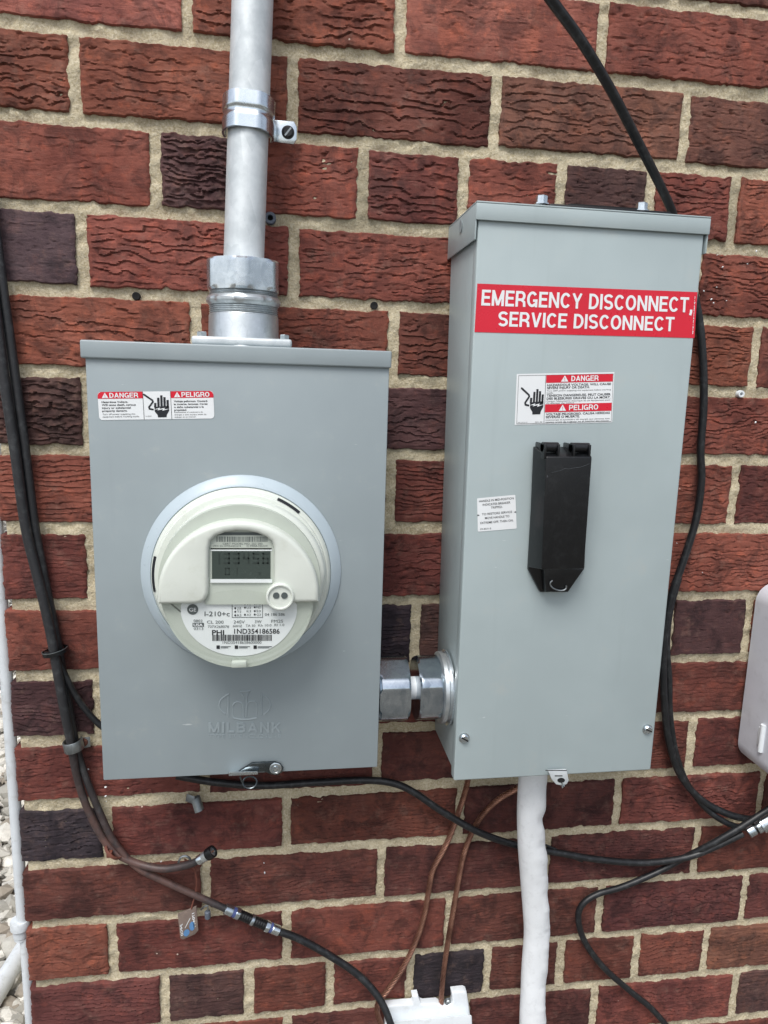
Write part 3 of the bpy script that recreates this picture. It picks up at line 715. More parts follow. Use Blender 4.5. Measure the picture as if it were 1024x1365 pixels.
sr.tube([cc+np.array([0.0072*math.cos(a), 0.002*math.sin(a), 0.0056*math.sin(a)]) for a in np.linspace(0,2*math.pi,28)], 0.0009, 6); sr.tube([at(320,1035,y0), at(326,1050,y0)], 0.0008, 6); sr.build('seal_ring', MAT['darksteel'], lt)

# socket ring on the cover
mc = np.array([ (at(187.6,766,YM)[0]+at(454.6,766,YM)[0])/2, YM, at(321,632.7,YM)[2]-0.0965])
rg = MB(); rg.lathe([(0.0965,-0.001),(0.0962,0.0015),(0.0945,0.0032),(0.0905,0.0062),(0.0872,0.0085),(0.0862,0.0088),(0.0855,0.0078),(0.0855,0.0)], mc, (0,-1,0), 128, caps=False); rg.build('socket_ring', MAT['ring'], ms, 30)

# ------------------------------------------------------------------ electric meter
em_ = empty('electric_meter', mc, 'round cream electric meter with grey display window on the meter box', 'electric meter')
bs = MB(); bs.lathe([(0.0853,0.002),(0.0853,0.0095),(0.0838,0.0125),(0.0828,0.0135),(0.0812,0.0140),(0.0808,0.0175),(0.0800,0.0185),(0.0755,0.0190)], mc, (0,-1,0), 128); bs.build('base_rim', MAT['cream'], em_, 25)
YF = -0.163                                     # front of the hood
fc = at(318, 785, YF)                            # axis at the front
cx, cz = mc[0], mc[2]
hb = MB(); hb.lathe([(0.0752,0.0175),(0.0745,0.030),(0.0738,0.0405)], mc, (0,-1,0), 128); hb.build('lower_housing', MAT['face'], em_, 25)
# black seal slots in the base rim
for a0, a1 in ((24, 41), (-100, -76)):
    sl = MB(); sl.lathe([(0.0834,0.0100),(0.0838,0.0100),(0.0838,0.0142),(0.0800,0.0146)], mc, (0,-1,0), 16, a0=math.radians(-a1), a1=math.radians(-a0))
    sl.build('rim_slot', MAT['ink'], em_, 0)
# shroud: two nested arches
def arch_pts(pxs, Y): return [(at(x,y,Y)[0], at(x,y,Y)[2]) for x, y in pxs]
YS = -0.143
sh = [(211,806)] + [(323.5+111.5*math.cos(math.radians(t)), 772-104*math.sin(math.radians(t))) for t in np.linspace(176, 4, 44)] + [(427,804)]
MB().prism(arch_pts(sh, YS), YS, YM-0.015, 0.006, 4).build('shroud', MAT['cream'], em_, 40)
win = [(366,803),(366,800)]
hood = [(209.5,806)] + [(317.5+108*math.cos(math.radians(t)), 792-97*math.sin(math.radians(t))) for t in np.linspace(176, 4, 44)] + [(425.5,803.5),(395,804),(380,804),(366,796)]
hood += [(365.5,780),(365.3,731),(362,722),(355,716.5),(343,711.5),(330,709),(315,708.5),(300,710.5),(288,715),(281,721),(278.5,731),(278,780),(277.5,792),(274,800),(268,804.5),(258,806)]
MB().prism(arch_pts(hood, YF), YF, YS+0.003, 0.0042, 4).build('hood', MAT['cream'], em_, 40)
# window: label strip, display, lower panel
YW = YF+0.0055
S = Sheet(quad([(265,700),(400,700),(400,820),(265,820)], YW)); W3, H3 = 1024.0, 910.0
pn = MB(); S.rect(pn, 60/W3, 40/H3, 800/W3, 800/H3, 0); pn.build('window_panel', MAT['face'], em_, 0)
st = MB(); S.rect(st, 112/W3, 70/H3, 735/W3, 242/H3, L1); st = st.build('window_label', MAT['face'], em_, 0)
ik = MB(); rs = random.Random(4); x = 175
S.rect(ik, 150/W3, 70/H3, 700/W3, 100/H3, L2)
while x < 690: w_ = rs.choice((5, 8, 11)); S.rect(ik, x/W3, 112/H3, (x+w_)/W3, 165/H3, L2); x += w_+rs.choice((5,7,10))
S.text(ik, 'CERT MODEL NO. 252 200', 240/W3, 640/W3, 192/H3, 18/H3, L2); S.text(ik, 'FCC ID OWS-NIC514', 150/W3, 420/W3, 214/H3, 18/H3, L2); S.text(ik, 'IC 5975A-NIC514', 480/W3, 690/W3, 214/H3, 18/H3, L2)
ik.build('small_print', MAT['softink'], st, 0)
fr = MB(); S.rect(fr, 118/W3, 228/H3, 738/W3, 256/H3, L1); S.rect(fr, 118/W3, 536/H3, 738/W3, 572/H3, L1*6); fr.build('display_frame', MAT['plate'], em_, 0)
lc = MB(); S.rect(lc, 132/W3, 256/H3, 722/W3, 536/H3, L1); lc = lc.build('display', MAT['lcd'], em_, 0)
sg = MB()
SEG = {'0':'abcdef','1':'bc','2':'abged','3':'abgcd','4':'fgbc','5':'afgcd','6':'afgedc'}
def seven(ch, x, y, w_, h_, t):
    R4 = dict(a=(0,0,w_,t), d=(0,h_-t,w_,h_), g=(0,h_/2-t/2,w_,h_/2+t/2), f=(0,0,t,h_/2), e=(0,h_/2,t,h_), b=(w_-t,0,w_,h_/2), c=(w_-t,h_/2,w_,h_))
    for s_ in SEG[ch]: q = R4[s_]; S.rect(sg, (x+q[0])/W3, (y+q[1])/H3, (x+q[2])/W3, (y+q[3])/H3, L2)
for i, ch in enumerate('133456'): seven(ch, 150+i*98, 275, 62, 110, 15)
for i, ch in enumerate('01'): seven(ch, 262+i*80, 425, 46, 72, 10)
S.rect(sg, 600/W3, 470/H3, 622/W3, 492/H3, L2); sg.build('digits', MAT['seg'], lc, 0)
# optical port
oc_ = at(373.5, 795, YF); op = MB()
op.lathe([(0.0127,-0.006),(0.0127,0.0022),(0.0118,0.0030),(0.0108,0.0030),(0.0104,0.0012),(0.0,0.0012)], oc_, (0,-1,0), 40, caps=False); op = op.build('optical_port', MAT['cream'], em_, 30)
ho = MB()
for x in (368.3, 379.2):
    p = at(x, 793.8, YF-0.0015); ho.lathe([(0.0030,0),(0.0030,0.0004),(0.0,0.0004)], p, (0,-1,0), 20, caps=False)
ho.build('port_hole', MAT['softink'], op, 0)
# name plate
YN = YF+0.0085
S = Sheet(quad([(200,780),(440,780),(440,900),(200,900)], YN)); W4, H4 = 1024.0, 512.0
gp = MB(); S.poly(gp, [(60/W4,60/H4)] + [((500+430*math.cos(math.radians(t)))/W4, (60+408*math.sin(math.radians(t)))/H4) for t in np.linspace(180,0,50)] , 0.0); gp.build('face_plate', MAT['face'], em_, 0)
np_ = MB(); S.poly(np_, [(172/W4,110/H4),(190/W4,82/H4),(812/W4,82/H4),(830/W4,110/H4)] + [((500+333*math.cos(math.radians(t)))/W4, (115+285*math.sin(math.radians(t)))/H4) for t in np.linspace(8,172,44)], L1*2); np_ = np_.build('name_plate', MAT['plate'], em_, 0)
ik, gk, wk = MB(), MB(), MB(); LT = L1*3.2
tx = lambda m, t, x0, x1, yb, ch, bo=0.0: S.text(m, t, x0/W4, x1/W4, yb/H4, ch/H4, LT, bo)
tx(gk,'I-210+c',303,445,172,26,0.01); tx(gk,'CL 200',317,410,214,17); tx(gk,'240V',467,530,213,17); tx(gk,'3W',587,626,211,17); tx(gk,'FM2S',682,750,209,17)
tx(gk,'727X268078',322,440,238,14); tx(gk,'60HZ',463,515,234,13); tx(gk,'TA 30',535,590,232,13); tx(gk,'Kh 10.0',607,683,230,13); tx(gk,'RI 1.0',700,757,228,13)
tx(ik,'PHI',345,413,279,28,0.02); tx(ik,'1ND354186586',470,730,271,27,0.015); tx(gk,'1ND35418658600000',405,625,329,15)
tx(gk,'0802',242,292,206,15); S.rect(gk,236/W4,210/H4,300/W4,232/H4,LT); tx(gk,'0313',243,296,250,14); tx(gk,'04 186 586',645,760,170,15)
S.text(wk,'USA',242/W4,294/W4,228/H4,14/H4,LT+L1,0.03)
S.disc(gk,237/W4,134/H4,31/W4,30/H4,LT); wk2 = wk
wg = MB(); S.text(wg,'GE',218/W4,257/W4,145/H4,20/H4,LT+L1,0.0)
x = 347
while x < 680: w_ = rs.choice((3,4,7)); S.rect(ik,x/W4,277/H4,(x+w_)/W4,312/H4,LT); x += w_+rs.choice((2,3,4))
for x0, x1, t in ((370,450,'generac'),(473,560,'duquesne'),(580,685,'electric mfg')):
    S.rect(ik,x0/W4,338/H4,(x0+19)/W4,358/H4,LT); S.rect(gk,(x0+24)/W4,343/H4,x1/W4,347/H4,LT); S.rect(gk,(x0+24)/W4,350/H4,(x1-14)/W4,354/H4,LT)
for r0 in ((457,92,633,94.5),(457,177,633,180),(457,92,460,180),(630,92,633,180)): S.rect(gk,r0[0]/W4,r0[1]/H4,r0[2]/W4,r0[3]/H4,LT)
for x, y, t in ((470,127,'J2'),(470,147,'T2'),(470,167,'R3'),(525,105,'V2'),(525,124,'U3'),(525,144,'K3'),(525,164,'A2'),(581,104,'P3'),(581,122,'N2'),(581,143,'S3'),(581,163,'Q3')):
    if t != 'K3': S.disc(ik,(x+6)/W4,y/H4,5.5/W4,5.5/H4,LT,12)
    tx(gk,t,x+16,x+40,y+6,12)
ik.build('black_lettering', MAT['ink'], np_, 0); gk.build('grey_lettering', MAT['softink'], np_, 0); wk.build('white_lettering', MAT['sticker'], np_, 0); wg.build('emblem_lettering', MAT['sticker'], np_, 0)
# clear cover: rim and pane over the lower half
fcx, fcz = fc[0], fc[2]
cr = MB(); cr.lathe([(0.0752,-0.022),(0.0745,-0.004),(0.0735,0.0005),(0.0715,0.0015),(0.0700,0.0008),(0.0696,-0.004),(0.0696,-0.010),(0.0712,-0.022)], (fcx,YF,fcz), (0,-1,0), 80, a0=math.radians(99), a1=math.radians(261)); cr.build('cover_rim', MAT['clear'], em_, 40)
cp = MB(); cp.lathe([(0.0698,-0.0012),(0.001,-0.0012)], (fcx,YF,fcz), (0,-1,0), 60, a0=math.radians(100), a1=math.radians(260)); cp.build('clear_pane', MAT['clear'], em_, 40)
lg = MB().box(fcx-0.007, fcx+0.007, YF-0.0008, YF+0.006, fcz-0.0755, fcz-0.0695, 0.0012); lg.build('locking_lug', MAT['face'], em_)

# ------------------------------------------------------------------ service conduit with hub
hubY = -0.056
pb, pt_ = at(325, 352, -0.055), at(337, -4, -0.035)
ptop = pt_ + (pt_-pb)*1.6
cdt = empty('service_conduit', pb, 'galvanised conduit rising from the top of the meter box up the wall', 'conduit')
ax = Vector(pt_-pb).normalized()
pp = MB(); pp.lathe([(0.0195,-0.01),(0.0195,float(np.linalg.norm(ptop-pb)))], pb, ax, 56); pp.build('pipe', MAT['galv'], cdt)
stm = MB()                                       # ink stamp running up the pipe
for k in range(36, 68):
    if k % 9 == 8: continue
    t = 0.02+k*0.0062; a = math.radians(38); e1 = (Vector((0,-1,0))-ax*Vector((0,-1,0)).dot(ax)).normalized(); e2 = Vector((1,0,0))
    q = []
    for da, dt in ((-0.02,0),(0.045 if k % 3 else 0.02,0.0004*(k % 2)),(0.05,0.0032),(-0.02,0.0026)):
        q.append(np.array(pb)+np.array(ax*(t+dt)+(e1*math.cos(a+da)+e2*math.sin(a+da))*0.01965))
    stm.add(q, [(0,1,2,3)])
stm.build('printed_stamp', MAT['stamp'], cdt, 0)
hcx = at(325, 400, hubY)[0]; zz = lambda y: at(325, y, hubY)[2]
def nutshape(R, h, phase=0.0, cone=1.0):
    def rf(a, r, t):
        k = (a+phase) % (math.pi/3)-math.pi/6; hx = R*math.cos(math.pi/6)/math.cos(k)
        e = min(t, h-t); return min(hx, R*0.885+e*cone, R*0.94) if r > 0 else r
    return rf
nz_ = zz(390); nh = zz(349)-nz_
n1 = MB(); n1.lathe([(1, nh*q) for q in np.linspace(0,1,15)], (hcx,hubY,nz_), (0,0,1), 96, rfun=nutshape(0.0392, nh, 0.0)); cn = n1.build('compression_nut', MAT['nut'], cdt, 28)
th = MB(); prof = []
z0_, z1_ = zz(428), zz(386)
k = z0_
while k < z1_: prof += [(0.0322, k-z0_), (0.0336, k-z0_+0.0009)]; k += 0.0019
th.lathe(prof, (hcx,hubY,z0_), (0,0,1), 56); th.build('threaded_body', MAT['cast'], cdt, 60)
lk = MB(); lh = zz(396)-zz(409)
def lockr(a, r, t):
    f = abs(math.sin(a*4+0.3)); e = min(t, lh-t); return 0.0335+min(0.0028, e*0.9)*(0.55+0.45*(f > 0.45))
lk.lathe([(1, lh*q) for q in np.linspace(0,1,9)], (hcx,hubY,zz(409)), (0,0,1), 96, rfun=lockr); lk.build('lock_ring', MAT['cast'], cdt, 30)
hbse = MB(); z0_ = mzt; hbse.lathe([(0.036,0),(0.0345,0.004),(0.0338,zz(420)-z0_-0.002),(0.0330,zz(420)-z0_)], (hcx,hubY,z0_), (0,0,1), 64); hbs = hbse.build('hub', MAT['cast'], cdt, 30)
fl = MB(); fw = 0.0470; fl.box(hcx-fw, hcx+fw, hubY-0.036, hubY+0.036, mzt+0.0006, mzt+0.0085, 0.0026, 3); fl.build('hub_flange', MAT['galv'], hbs)
for dx in (-0.038, 0.040):
    s_ = MB(); s_.lathe([(0.0048,0),(0.0048,0.0036),(0.0040,0.0044)], (hcx+dx, hubY-0.027, mzt+0.0086), (0,0,1), 6); s_.build('flange_bolt', MAT['zinc'], hbs, 20)

# pipe strap
sp = at(333, 160, -0.04); tt = (sp[2]-pb[2])/(pt_[2]-pb[2]); pc = pb+(pt_-pb)*tt
stp = empty('pipe_strap', pc, 'shiny one-hole zinc strap clamping the vertical conduit to the bricks', 'pipe strap')
sb = MB(); hh = 0.0165; zs_ = np.linspace(-hh, hh, 25)
def ribr(t): return 0.0226-0.0013*math.exp(-(t/0.0030)**4)
outer_ = [(ribr(t), t) for t in zs_]; inner_ = [(0.0206, t) for t in zs_[::-1]]
sb.lathe(outer_+inner_+[outer_[0]], pc, ax, 48, ref=(0,-1,0), a0=math.radians(-112), a1=math.radians(112), rfun=lambda a, r, t: r*min(1.10, 0.99/max(0.2, math.cos(a))) if abs(a) < 1.2 else r*1.10); sb.build('band', MAT['zinc'], stp, 40)
tabY = -0.012
c4 = [at(366,160,tabY), at(396,157,tabY), at(401,194,tabY), at(369,191,tabY)]
tbp = [(p[0],p[2]) for p in c4]
tz0, tz1 = tbp[3][1], tbp[0][1]; tx0 = tbp[0][0]; tx1 = tbp[1][0]
tp = MB().prism([(tx0-0.004,tz0+0.001),(tx0-0.004,tz1),(tx1-0.003,tz1),(tx1,tz1-0.005),(tx1,tz0+0.005),(tx1-0.003,tz0)], tabY-0.001, tabY+0.001, 0.0007).build('tab', MAT['zinc'], stp)
rb = MB().box(pc[0]+0.0185, tx0-0.001, tabY-0.016, tabY+0.001, tz0+0.001, tz1, 0.001); rb.build('tab_bend', MAT['zinc'], tp)
s1, s2 = MB(), MB(); screw(s1, s2, at(384,176.5,tabY-0.001), 0.0052, 0.0026, 0.9); sx = s1.build('screw', MAT['black'], stp); s2.build('screw_slot', MAT['dull'], sx, 0)

# ------------------------------------------------------------------ emergency disconnect (right)
YD = -0.115
dTL, dTR, dBR, dBL = at(636,300,YD), at(939,312,YD), at(867.5,1026.5,YD), at(605,1041,YD)
def onface(p, dy): return np.array([p[0], p[1]+dy, p[2]])
ztopD = (at(635.5,271,YD)[2]+at(945.5,287,YD)[2])/2
def edgeL(z): t = (dTL[2]-z)/(dTL[2]-dBL[2]); return dTL[0]+(dBL[0]-dTL[0])*t
def edgeR(z): t = (dTR[2]-z)/(dTR[2]-dBR[2]); return dTR[0]+(dBR[0]-dTR[0])*t
zbL, zbR = dBL[2], dBR[2]
db = empty('disconnect_box', ((dBL[0]+dBR[0])/2, -0.06, (zbL+zbR)/2), 'tall grey steel service disconnect box with a black switch cover', 'disconnect box')
zt_ = ztopD-0.002
b = MB().hexa([(edgeL(zbL)+0.0025,YD+0.0032,zbL+0.004),(edgeR(zbR)-0.002,YD+0.0032,zbR+0.004),(edgeR(zt_)-0.002,YD+0.0032,zt_),(edgeL(zt_)+0.0015,YD+0.0032,zt_),
               (edgeL(zbL)+0.0025,-0.006,zbL+0.004),(edgeR(zbR)-0.002,-0.006,zbR+0.004),(edgeR(zt_)-0.002,-0.006,zt_),(edgeL(zt_)+0.0015,-0.006,zt_)], 0.0012); b.build('body', MAT['paint_b'], db)
b = MB().hexa([(edgeL(zbL),YD,zbL),(edgeR(zbR),YD,zbR),(edgeR(zt_-0.01),YD,zt_-0.01),(edgeL(zt_-0.01)+0.001,YD,zt_-0.01),
               (edgeL(zbL),YD+0.014,zbL),(edgeR(zbR),YD+0.014,zbR),(edgeR(zt_-0.01),YD+0.014,zt_-0.01),(edgeL(zt_-0.01)+0.001,YD+0.014,zt_-0.01)], 0.0016, 3); b.build('front_cover', MAT['paint_b'], db)
cl_, cr_ = at(635.5,271,YD)[0]-0.0008, at(945.5,287,YD)[0]+0.0006
zl = (at(634,295,YD)[2]+at(943,312,YD)[2])/2; zsd = at(634,319.5,YD)[2]
cap = MB(); yF = YD-0.0032
cap.box(cl_, cr_, yF, -0.005, ztopD-0.0016, ztopD, 0.0007)                       # top sheet
cap.box(cl_, cr_, yF, yF+0.0016, zl, ztopD-0.0018, 0.0006)                        # front lip
cap.box(cl_, cl_+0.0016, yF+0.0018, -0.0052, zsd, ztopD-0.0018, 0.0006)           # side lips
cap.box(cr_-0.0016, cr_, yF+0.0018, -0.0052, zsd, ztopD-0.0018, 0.0006)
cap = cap.build('top_cap', MAT['paint_b'], db)
sh_ = MB(); hp = np.array([cl_-0.0003, -0.062, at(620,303,-0.06)[2]]); sh_.lathe([(0.0062,0),(0.0062,0.0006),(0.0048,0.0007),(0.0,-0.0002)], hp, (-1,0,0), 24, caps=False); sh_.build('side_dimple', MAT['paint_a'], cap)
# gasket and bolts on the top
gk_ = MB(); bx0, bx1 = at(712,270,-0.06)[0], at(866,276,-0.06)[0]
gk_.box(bx0, bx1, -0.106, -0.04, ztopD+0.0005, ztopD+0.0052, 0.0015); gk_.box(bx0+0.022, bx1-0.03, -0.098, -0.05, ztopD+0.0048, ztopD+0.0090, 0.0030, 3); gk_.build('hub_plate', MAT['black'], db)
for x, y in ((722,267),(855.5,274)):
    p = at(x, y, -0.098); s_ = MB(); s_.lathe([(0.0072,0),(0.0072,0.0012),(0.0056,0.0013),(0.0056,0.0076),(0.0046,0.0084)], (p[0],-0.098,ztopD+0.0052), (0,0,1), 6); s_.build('plate_bolt', MAT['zinc'], db, 20)

def dface(pts): return quad(pts, YD)
# red banner
S = Sheet(dface([(636.3,378),(929.5,389.4),(925.6,450.7),(632.5,442.7)]))
bn = MB(); S.rect(bn, 0, 0, 1, 1, L1); bn = bn.build('red_banner', MAT['red'], db, 0)
wh = MB(); bold(S, wh, 'EMERGENCY DISCONNECT,', 0.022, 0.982, 0.445, 0.325, L2); wh.build('banner_lettering', MAT['sticker'], bn, 0)
wh = MB(); bold(S, wh, 'SERVICE DISCONNECT', 0.100, 0.900, 0.865, 0.310, L2); wh.build('banner_lettering', MAT['sticker'], bn, 0)
tn = MB(); rs2 = random.Random(9); v_ = 0.1
while v_ < 0.93: S.rect(tn, 0.988, v_, 0.988+rs2.uniform(0.002,0.005), v_+0.02, L2); v_ += rs2.uniform(0.022, 0.05)
tn.build('edge_print', MAT['sticker'], bn, 0)
# danger label
S = Sheet(dface([(688.8,498.5),(819,496),(816,563),(686,566.5)]))
dl = MB(); S.rect(dl, 0, 0, 1, 1, L1); dl = dl.build('danger_label', MAT['sticker'], db, 0)
rd, rd2, wh, ik = MB(), MB(), MB(), MB()
S.rect(rd, 0.3, 0.035, 0.985, 0.185, L2); S.rect(rd2, 0.3, 0.605, 0.985, 0.765, L2)
bold(S, wh, 'DANGER', 0.555, 0.835, 0.162, 0.105, L3); wp_ = MB(); bold(S, wp_, 'PELIGRO', 0.545, 0.845, 0.735, 0.105, L3)
alert(S, rd, wh, 0.45, 0.168, 0.075, 0.125, L3); alert(S, rd2, wp_, 0.44, 0.742, 0.075, 0.125, L3)
for t, u1, v_, c_ in (('HAZARDOUS VOLTAGE. WILL CAUSE',0.97,0.25,0.04),('SEVERE INJURY OR DEATH.',0.75,0.305,0.042),('TENSION DANGEREUSE. PEUT CAUSER',0.97,0.455,0.042),
                      ('DES BLESSURES GRAVES OU LA MORT.',0.97,0.515,0.042),('VOLTAJE PELIGROSO. CAUSA HERIDAS',0.97,0.825,0.04),('SEVERAS O MUERTE.',0.66,0.88,0.042)): S.text(ik, t, 0.312, u1, v_, c_, L2, 0.02)
for t, u1, v_ in (('Turn OFF power supplying this equipment before working',0.97,0.355),('inside.',0.38,0.395),('Couper l\'alimentation électrique de cet équipement avant',0.97,0.56),('d\'y effectuer des travaux.',0.6,0.598),
                  ('Interrumpa el suministro de energía que alimenta este',0.97,0.93),('equipo antes de trabajar en el interior del mismo.',0.97,0.972)): S.text(ik, t, 0.312, u1, v_, 0.026, L2)
for r0 in ((0.018,0.03,0.99,0.036),(0.018,0.975,0.99,0.982),(0.018,0.03,0.021,0.98),(0.987,0.03,0.99,0.98),(0.293,0.03,0.297,0.98)): S.rect(ik, *r0, L2)
hand(S, ik, 0.05, 0.27, 0.275, 0.80, L2); wz_ = MB(); spark(S, wz_, 0.05, 0.27, 0.275, 0.80, L3); wz_.build('white_spark', MAT['sticker'], dl, 0); wp_.build('white_lettering', MAT['sticker'], dl, 0)
S.text(ik, '39-13121-3', 0.03, 0.125, 0.965, 0.022, L2); S.text(ik, 'REV. 03', 0.205, 0.275, 0.965, 0.022, L2)
rd.build('red_heading', MAT['red'], dl, 0); rd2.build('red_heading', MAT['red'], dl, 0); wh.build('white_lettering', MAT['sticker'], dl, 0); ik.build('black_lettering', MAT['ink'], dl, 0)
# instruction label
S = Sheet(dface([(635.9,664.2),(687,659.5),(688.8,704.5),(637,708.8)]))
il = MB(); S.poly(il, rrect(0,0,1,1,0.03,0.03), L1); il = il.build('instruction_label', MAT['sticker'], db, 0)
ik = MB()
for t, u0, u1, v_ in (('HANDLE IN MID-POSITION',0.05,0.95,0.125),('INDICATES BREAKER',0.14,0.86,0.24),('TRIPPED.',0.35,0.655,0.345),('TO RESTORE SERVICE',0.115,0.895,0.52),('MOVE HANDLE TO',0.19,0.82,0.64),('EXTREME OFF, THEN ON.',0.07,0.92,0.775)):
    S.text(ik, t, u0, u1, v_, 0.062, L2, 0.006)
S.text(ik, '39-4231-2', 0.06, 0.34, 0.95, 0.045, L2, 0.006); S.poly(ik, [(0.0,0.48),(0.06,0.505),(0.0,0.53)], L2); S.poly(ik, [(1.0,0.48),(0.94,0.505),(1.0,0.53)], L2)
ik.build('black_lettering', MAT['ink'], il, 0)
# cover screws
for x, y, an in ((618.8,983.8,-0.55),(863,972,-0.4)):
    s1, s2 = MB(), MB(); screw(s1, s2, at(x,y,YD-0.0002), 0.0046, 0.0034, an); o = s1.build('cover_screw', MAT['zinc'], db); s2.build('screw_slot', MAT['hole'], o, 0)
# hasp below
yh = YD-0.004
hp_ = MB().prism(P2([(730,1026.5),(755,1025.5),(758,1040),(755,1045),(748,1046.5),(741,1045),(735,1038)], yh), yh-0.0009, yh+0.0009, 0.0004).build('hasp', MAT['galv'], db)
hk = MB(); S = Sheet(quad([(730,1025),(760,1025),(760,1047),(730,1047)], yh-0.0009)); S.disc(hk, 0.60, 0.68, 0.17, 0.15, L1); S.rect(hk, 0.32, 0.38, 0.66, 0.44, L1); S.rect(hk, -0.1, 0.05, 0.85, 0.10, L1); hk.build('hasp_hole', MAT['hole'], hp_, 0)
wb = MB().tube([at(749,1043,yh-0.001), at(750.5,1050,yh-0.002), at(752,1047,yh-0.0025)], 0.0011, 6); wb.build('wire_end', MAT['zinc'], hp_)
# switch cover
sw = MB().prism(P2([(714,598.5),(786,597),(779,757),(757,789),(720,789),(704.5,759)], YD-0.004), YD-0.005, YD-0.0003, 0.0008).build('switch_backplate', MAT['black'], db)
yc = YD-0.030
f4 = P2([(728.7,609),(789.3,609),(778.8,758),(722.5,759)], yc); y1 = YD-0.0055; ex = 0.0055
cv = MB().hexa([(f4[3][0],yc,f4[3][1]),(f4[2][0],yc,f4[2][1]),(f4[1][0],yc,f4[1][1]),(f4[0][0],yc,f4[0][1]),
    (f4[3][0]-ex,y1,f4[3][1]-0.004),(f4[2][0]+ex*0.5,y1,f4[2][1]-0.004),(f4[1][0]+ex*0.5,y1,f4[1][1]+0.008),(f4[0][0]-ex,y1,f4[0][1]+0.008)], 0.0011, 3).build('switch_cover', MAT['black'], db)
ft = P2([(724,757),(779,757),(757,788),(727,789)], YD-0.012)
MB().prism(ft, YD-0.014, YD-0.0055, 0.0015).build('padlock_tab', MAT['black'], cv)
rg_ = MB(); cc = at(744, 780, YD-0.0150); rg_.tube([cc+np.array([0.0088*math.cos(a), -0.0006, 0.0052*math.sin(a)-0.002*math.cos(a)]) for a in np.linspace(2.4, 6.6, 26)], 0.0008, 6); rg_.build('lock_ring', MAT['dull'], cv)
for xa, xb in ((726.5,747.5),(765,789)):
    x0, x1 = at(xa,600,yc)[0], at(xb,600,yc)[0]; zq0, zq1 = at(757,610,yc)[2], at(757,591,yc)[2]; hz = (zq1-zq0)
    hg = MB(); hg.box(x0, x0+0.0024, yc+0.001, y1+0.003, zq0-0.002, zq1-0.001, 0.0009); hg.box(x1-0.0024, x1, yc+0.001, y1+0.003, zq0-0.002, zq1-0.001, 0.0009)
    hg.tube([(x0,yc+0.008,zq1-0.0045),(x1,yc+0.008,zq1-0.0045)], 0.0048, 16); hg.build('hinge', MAT['black'], cv)
mk = MB(); S = Sheet([np.array([f4[0][0],yc,f4[0][1]]), np.array([f4[1][0],yc,f4[1][1]]), np.array([f4[2][0],yc,f4[2][1]]), np.array([f4[3][0],yc,f4[3][1]])])
pts = [(0.12,0.135),(0.3,0.12),(0.42,0.10),(0.5,0.105),(0.62,0.095),(0.75,0.09),(0.95,0.06)]
S.stroke(mk, pts, 0.007, 0.0035, L1); S.stroke(mk, [(0.03,0.16),(0.035,0.175)], 0.02, 0.008, L1); mk.build('scuff', MAT['greyscuff'], cv, 0)

# ------------------------------------------------------------------ nipple joining the two boxes
yn = -0.066
npc = lambda x, y=917: at(x, y, yn)
xa, xb = mx1-0.002, edgeL(npc(545)[2])+0.001; zn = npc(545)[2]
jn = empty('conduit_nipple', ((xa+xb)/2, yn, zn), 'pair of plated compression connectors joining the two grey boxes', 'conduit fitting')
Rn = 0.0392
MAT['chrome'] = m_galv('chromed_nut', srgb(140, 152, 164), srgb(206, 216, 224), 0.16, 1.0, 110)
def xnut(x0, x1, phase, name, mat=MAT['chrome']):
    h = x1-x0; m_ = MB(); m_.lathe([(1, h*q) for q in np.linspace(0,1,15)], (x0,yn,zn), (1,0,0), 96, rfun=nutshape(Rn, h, phase)); return m_.build(name, mat, jn, 28)
xw = lambda px: npc(px)[0]
MB().lathe([(0.0375,0),(0.0375,0.002),(0.0365,0.0026)], (xa,yn,zn), (1,0,0), 64).build('washer', MAT['zinc'], jn)
xnut(xa+0.004, xw(541), 0.0, 'compression_nut'); xnut(xw(553), xb-0.0115, 0.0, 'compression_nut')
MB().lathe([(0.0125,0),(0.0125,xw(562)-xw(534))], (xw(534),yn,zn), (1,0,0), 40).build('pipe', MAT['white'], jn)
MB().lathe([(0.0370,0),(0.0392,0.001),(0.0396,0.0050),(0.0372,0.0066),(0.0370,0.0085)], (xb-0.0112,yn,zn), (1,0,0), 64).build('lock_ring', MAT['cast'], jn)
MB().lathe([(0.0415,0),(0.0415,0.0020),(0.0400,0.0026)], (xb-0.0030,yn,zn), (1,0,0), 64).build('washer', MAT['nut'], jn)

# ------------------------------------------------------------------ cables
clipz = at(98, 993, -0.012)[2]
def cable(name, pts, r, label, cat='cable', mat='rubber', seg=12, wob=0.0, overspray=None, parent=None, group=None, squash=None):
    W = [at(x, y, Y) for x, y, Y in pts]; sp_ = spline(W)
    rn = random.Random(len(name)+int(pts[0][0])); ph = rn.random()*6
    if wob: sp_ = [p+np.array([wob*math.sin(i*0.21+ph), 0, wob*math.cos(i*0.17+ph)]) for i, p in enumerate(sp_)]
    rl = [r if p[2] > clipz or not overspray else r*0.80 for p in sp_]; rl = np.convolve(np.pad(rl, 6, mode='edge'), np.ones(13)/13, 'valid').tolist()
    m_ = MB().tube(sp_, rl, seg, squash=squash); o = m_.build(name, MAT[mat], parent, 60)
    if overspray:
        n = len(sp_); at_ = o.data.attributes.new('overspray', 'FLOAT', 'POINT'); vals = np.zeros(len(o.data.vertices))
        lens = np.linspace(0, 1, n); f = np.interp(lens, [q[0] for q in overspray], [q[1] for q in overspray])
        for i in range(n): vals[i*seg:(i+1)*seg] = f[i]
        at_.data.foreach_set('value', vals)
    if parent is None: tag(o, label, cat, group)
    return o, sp_
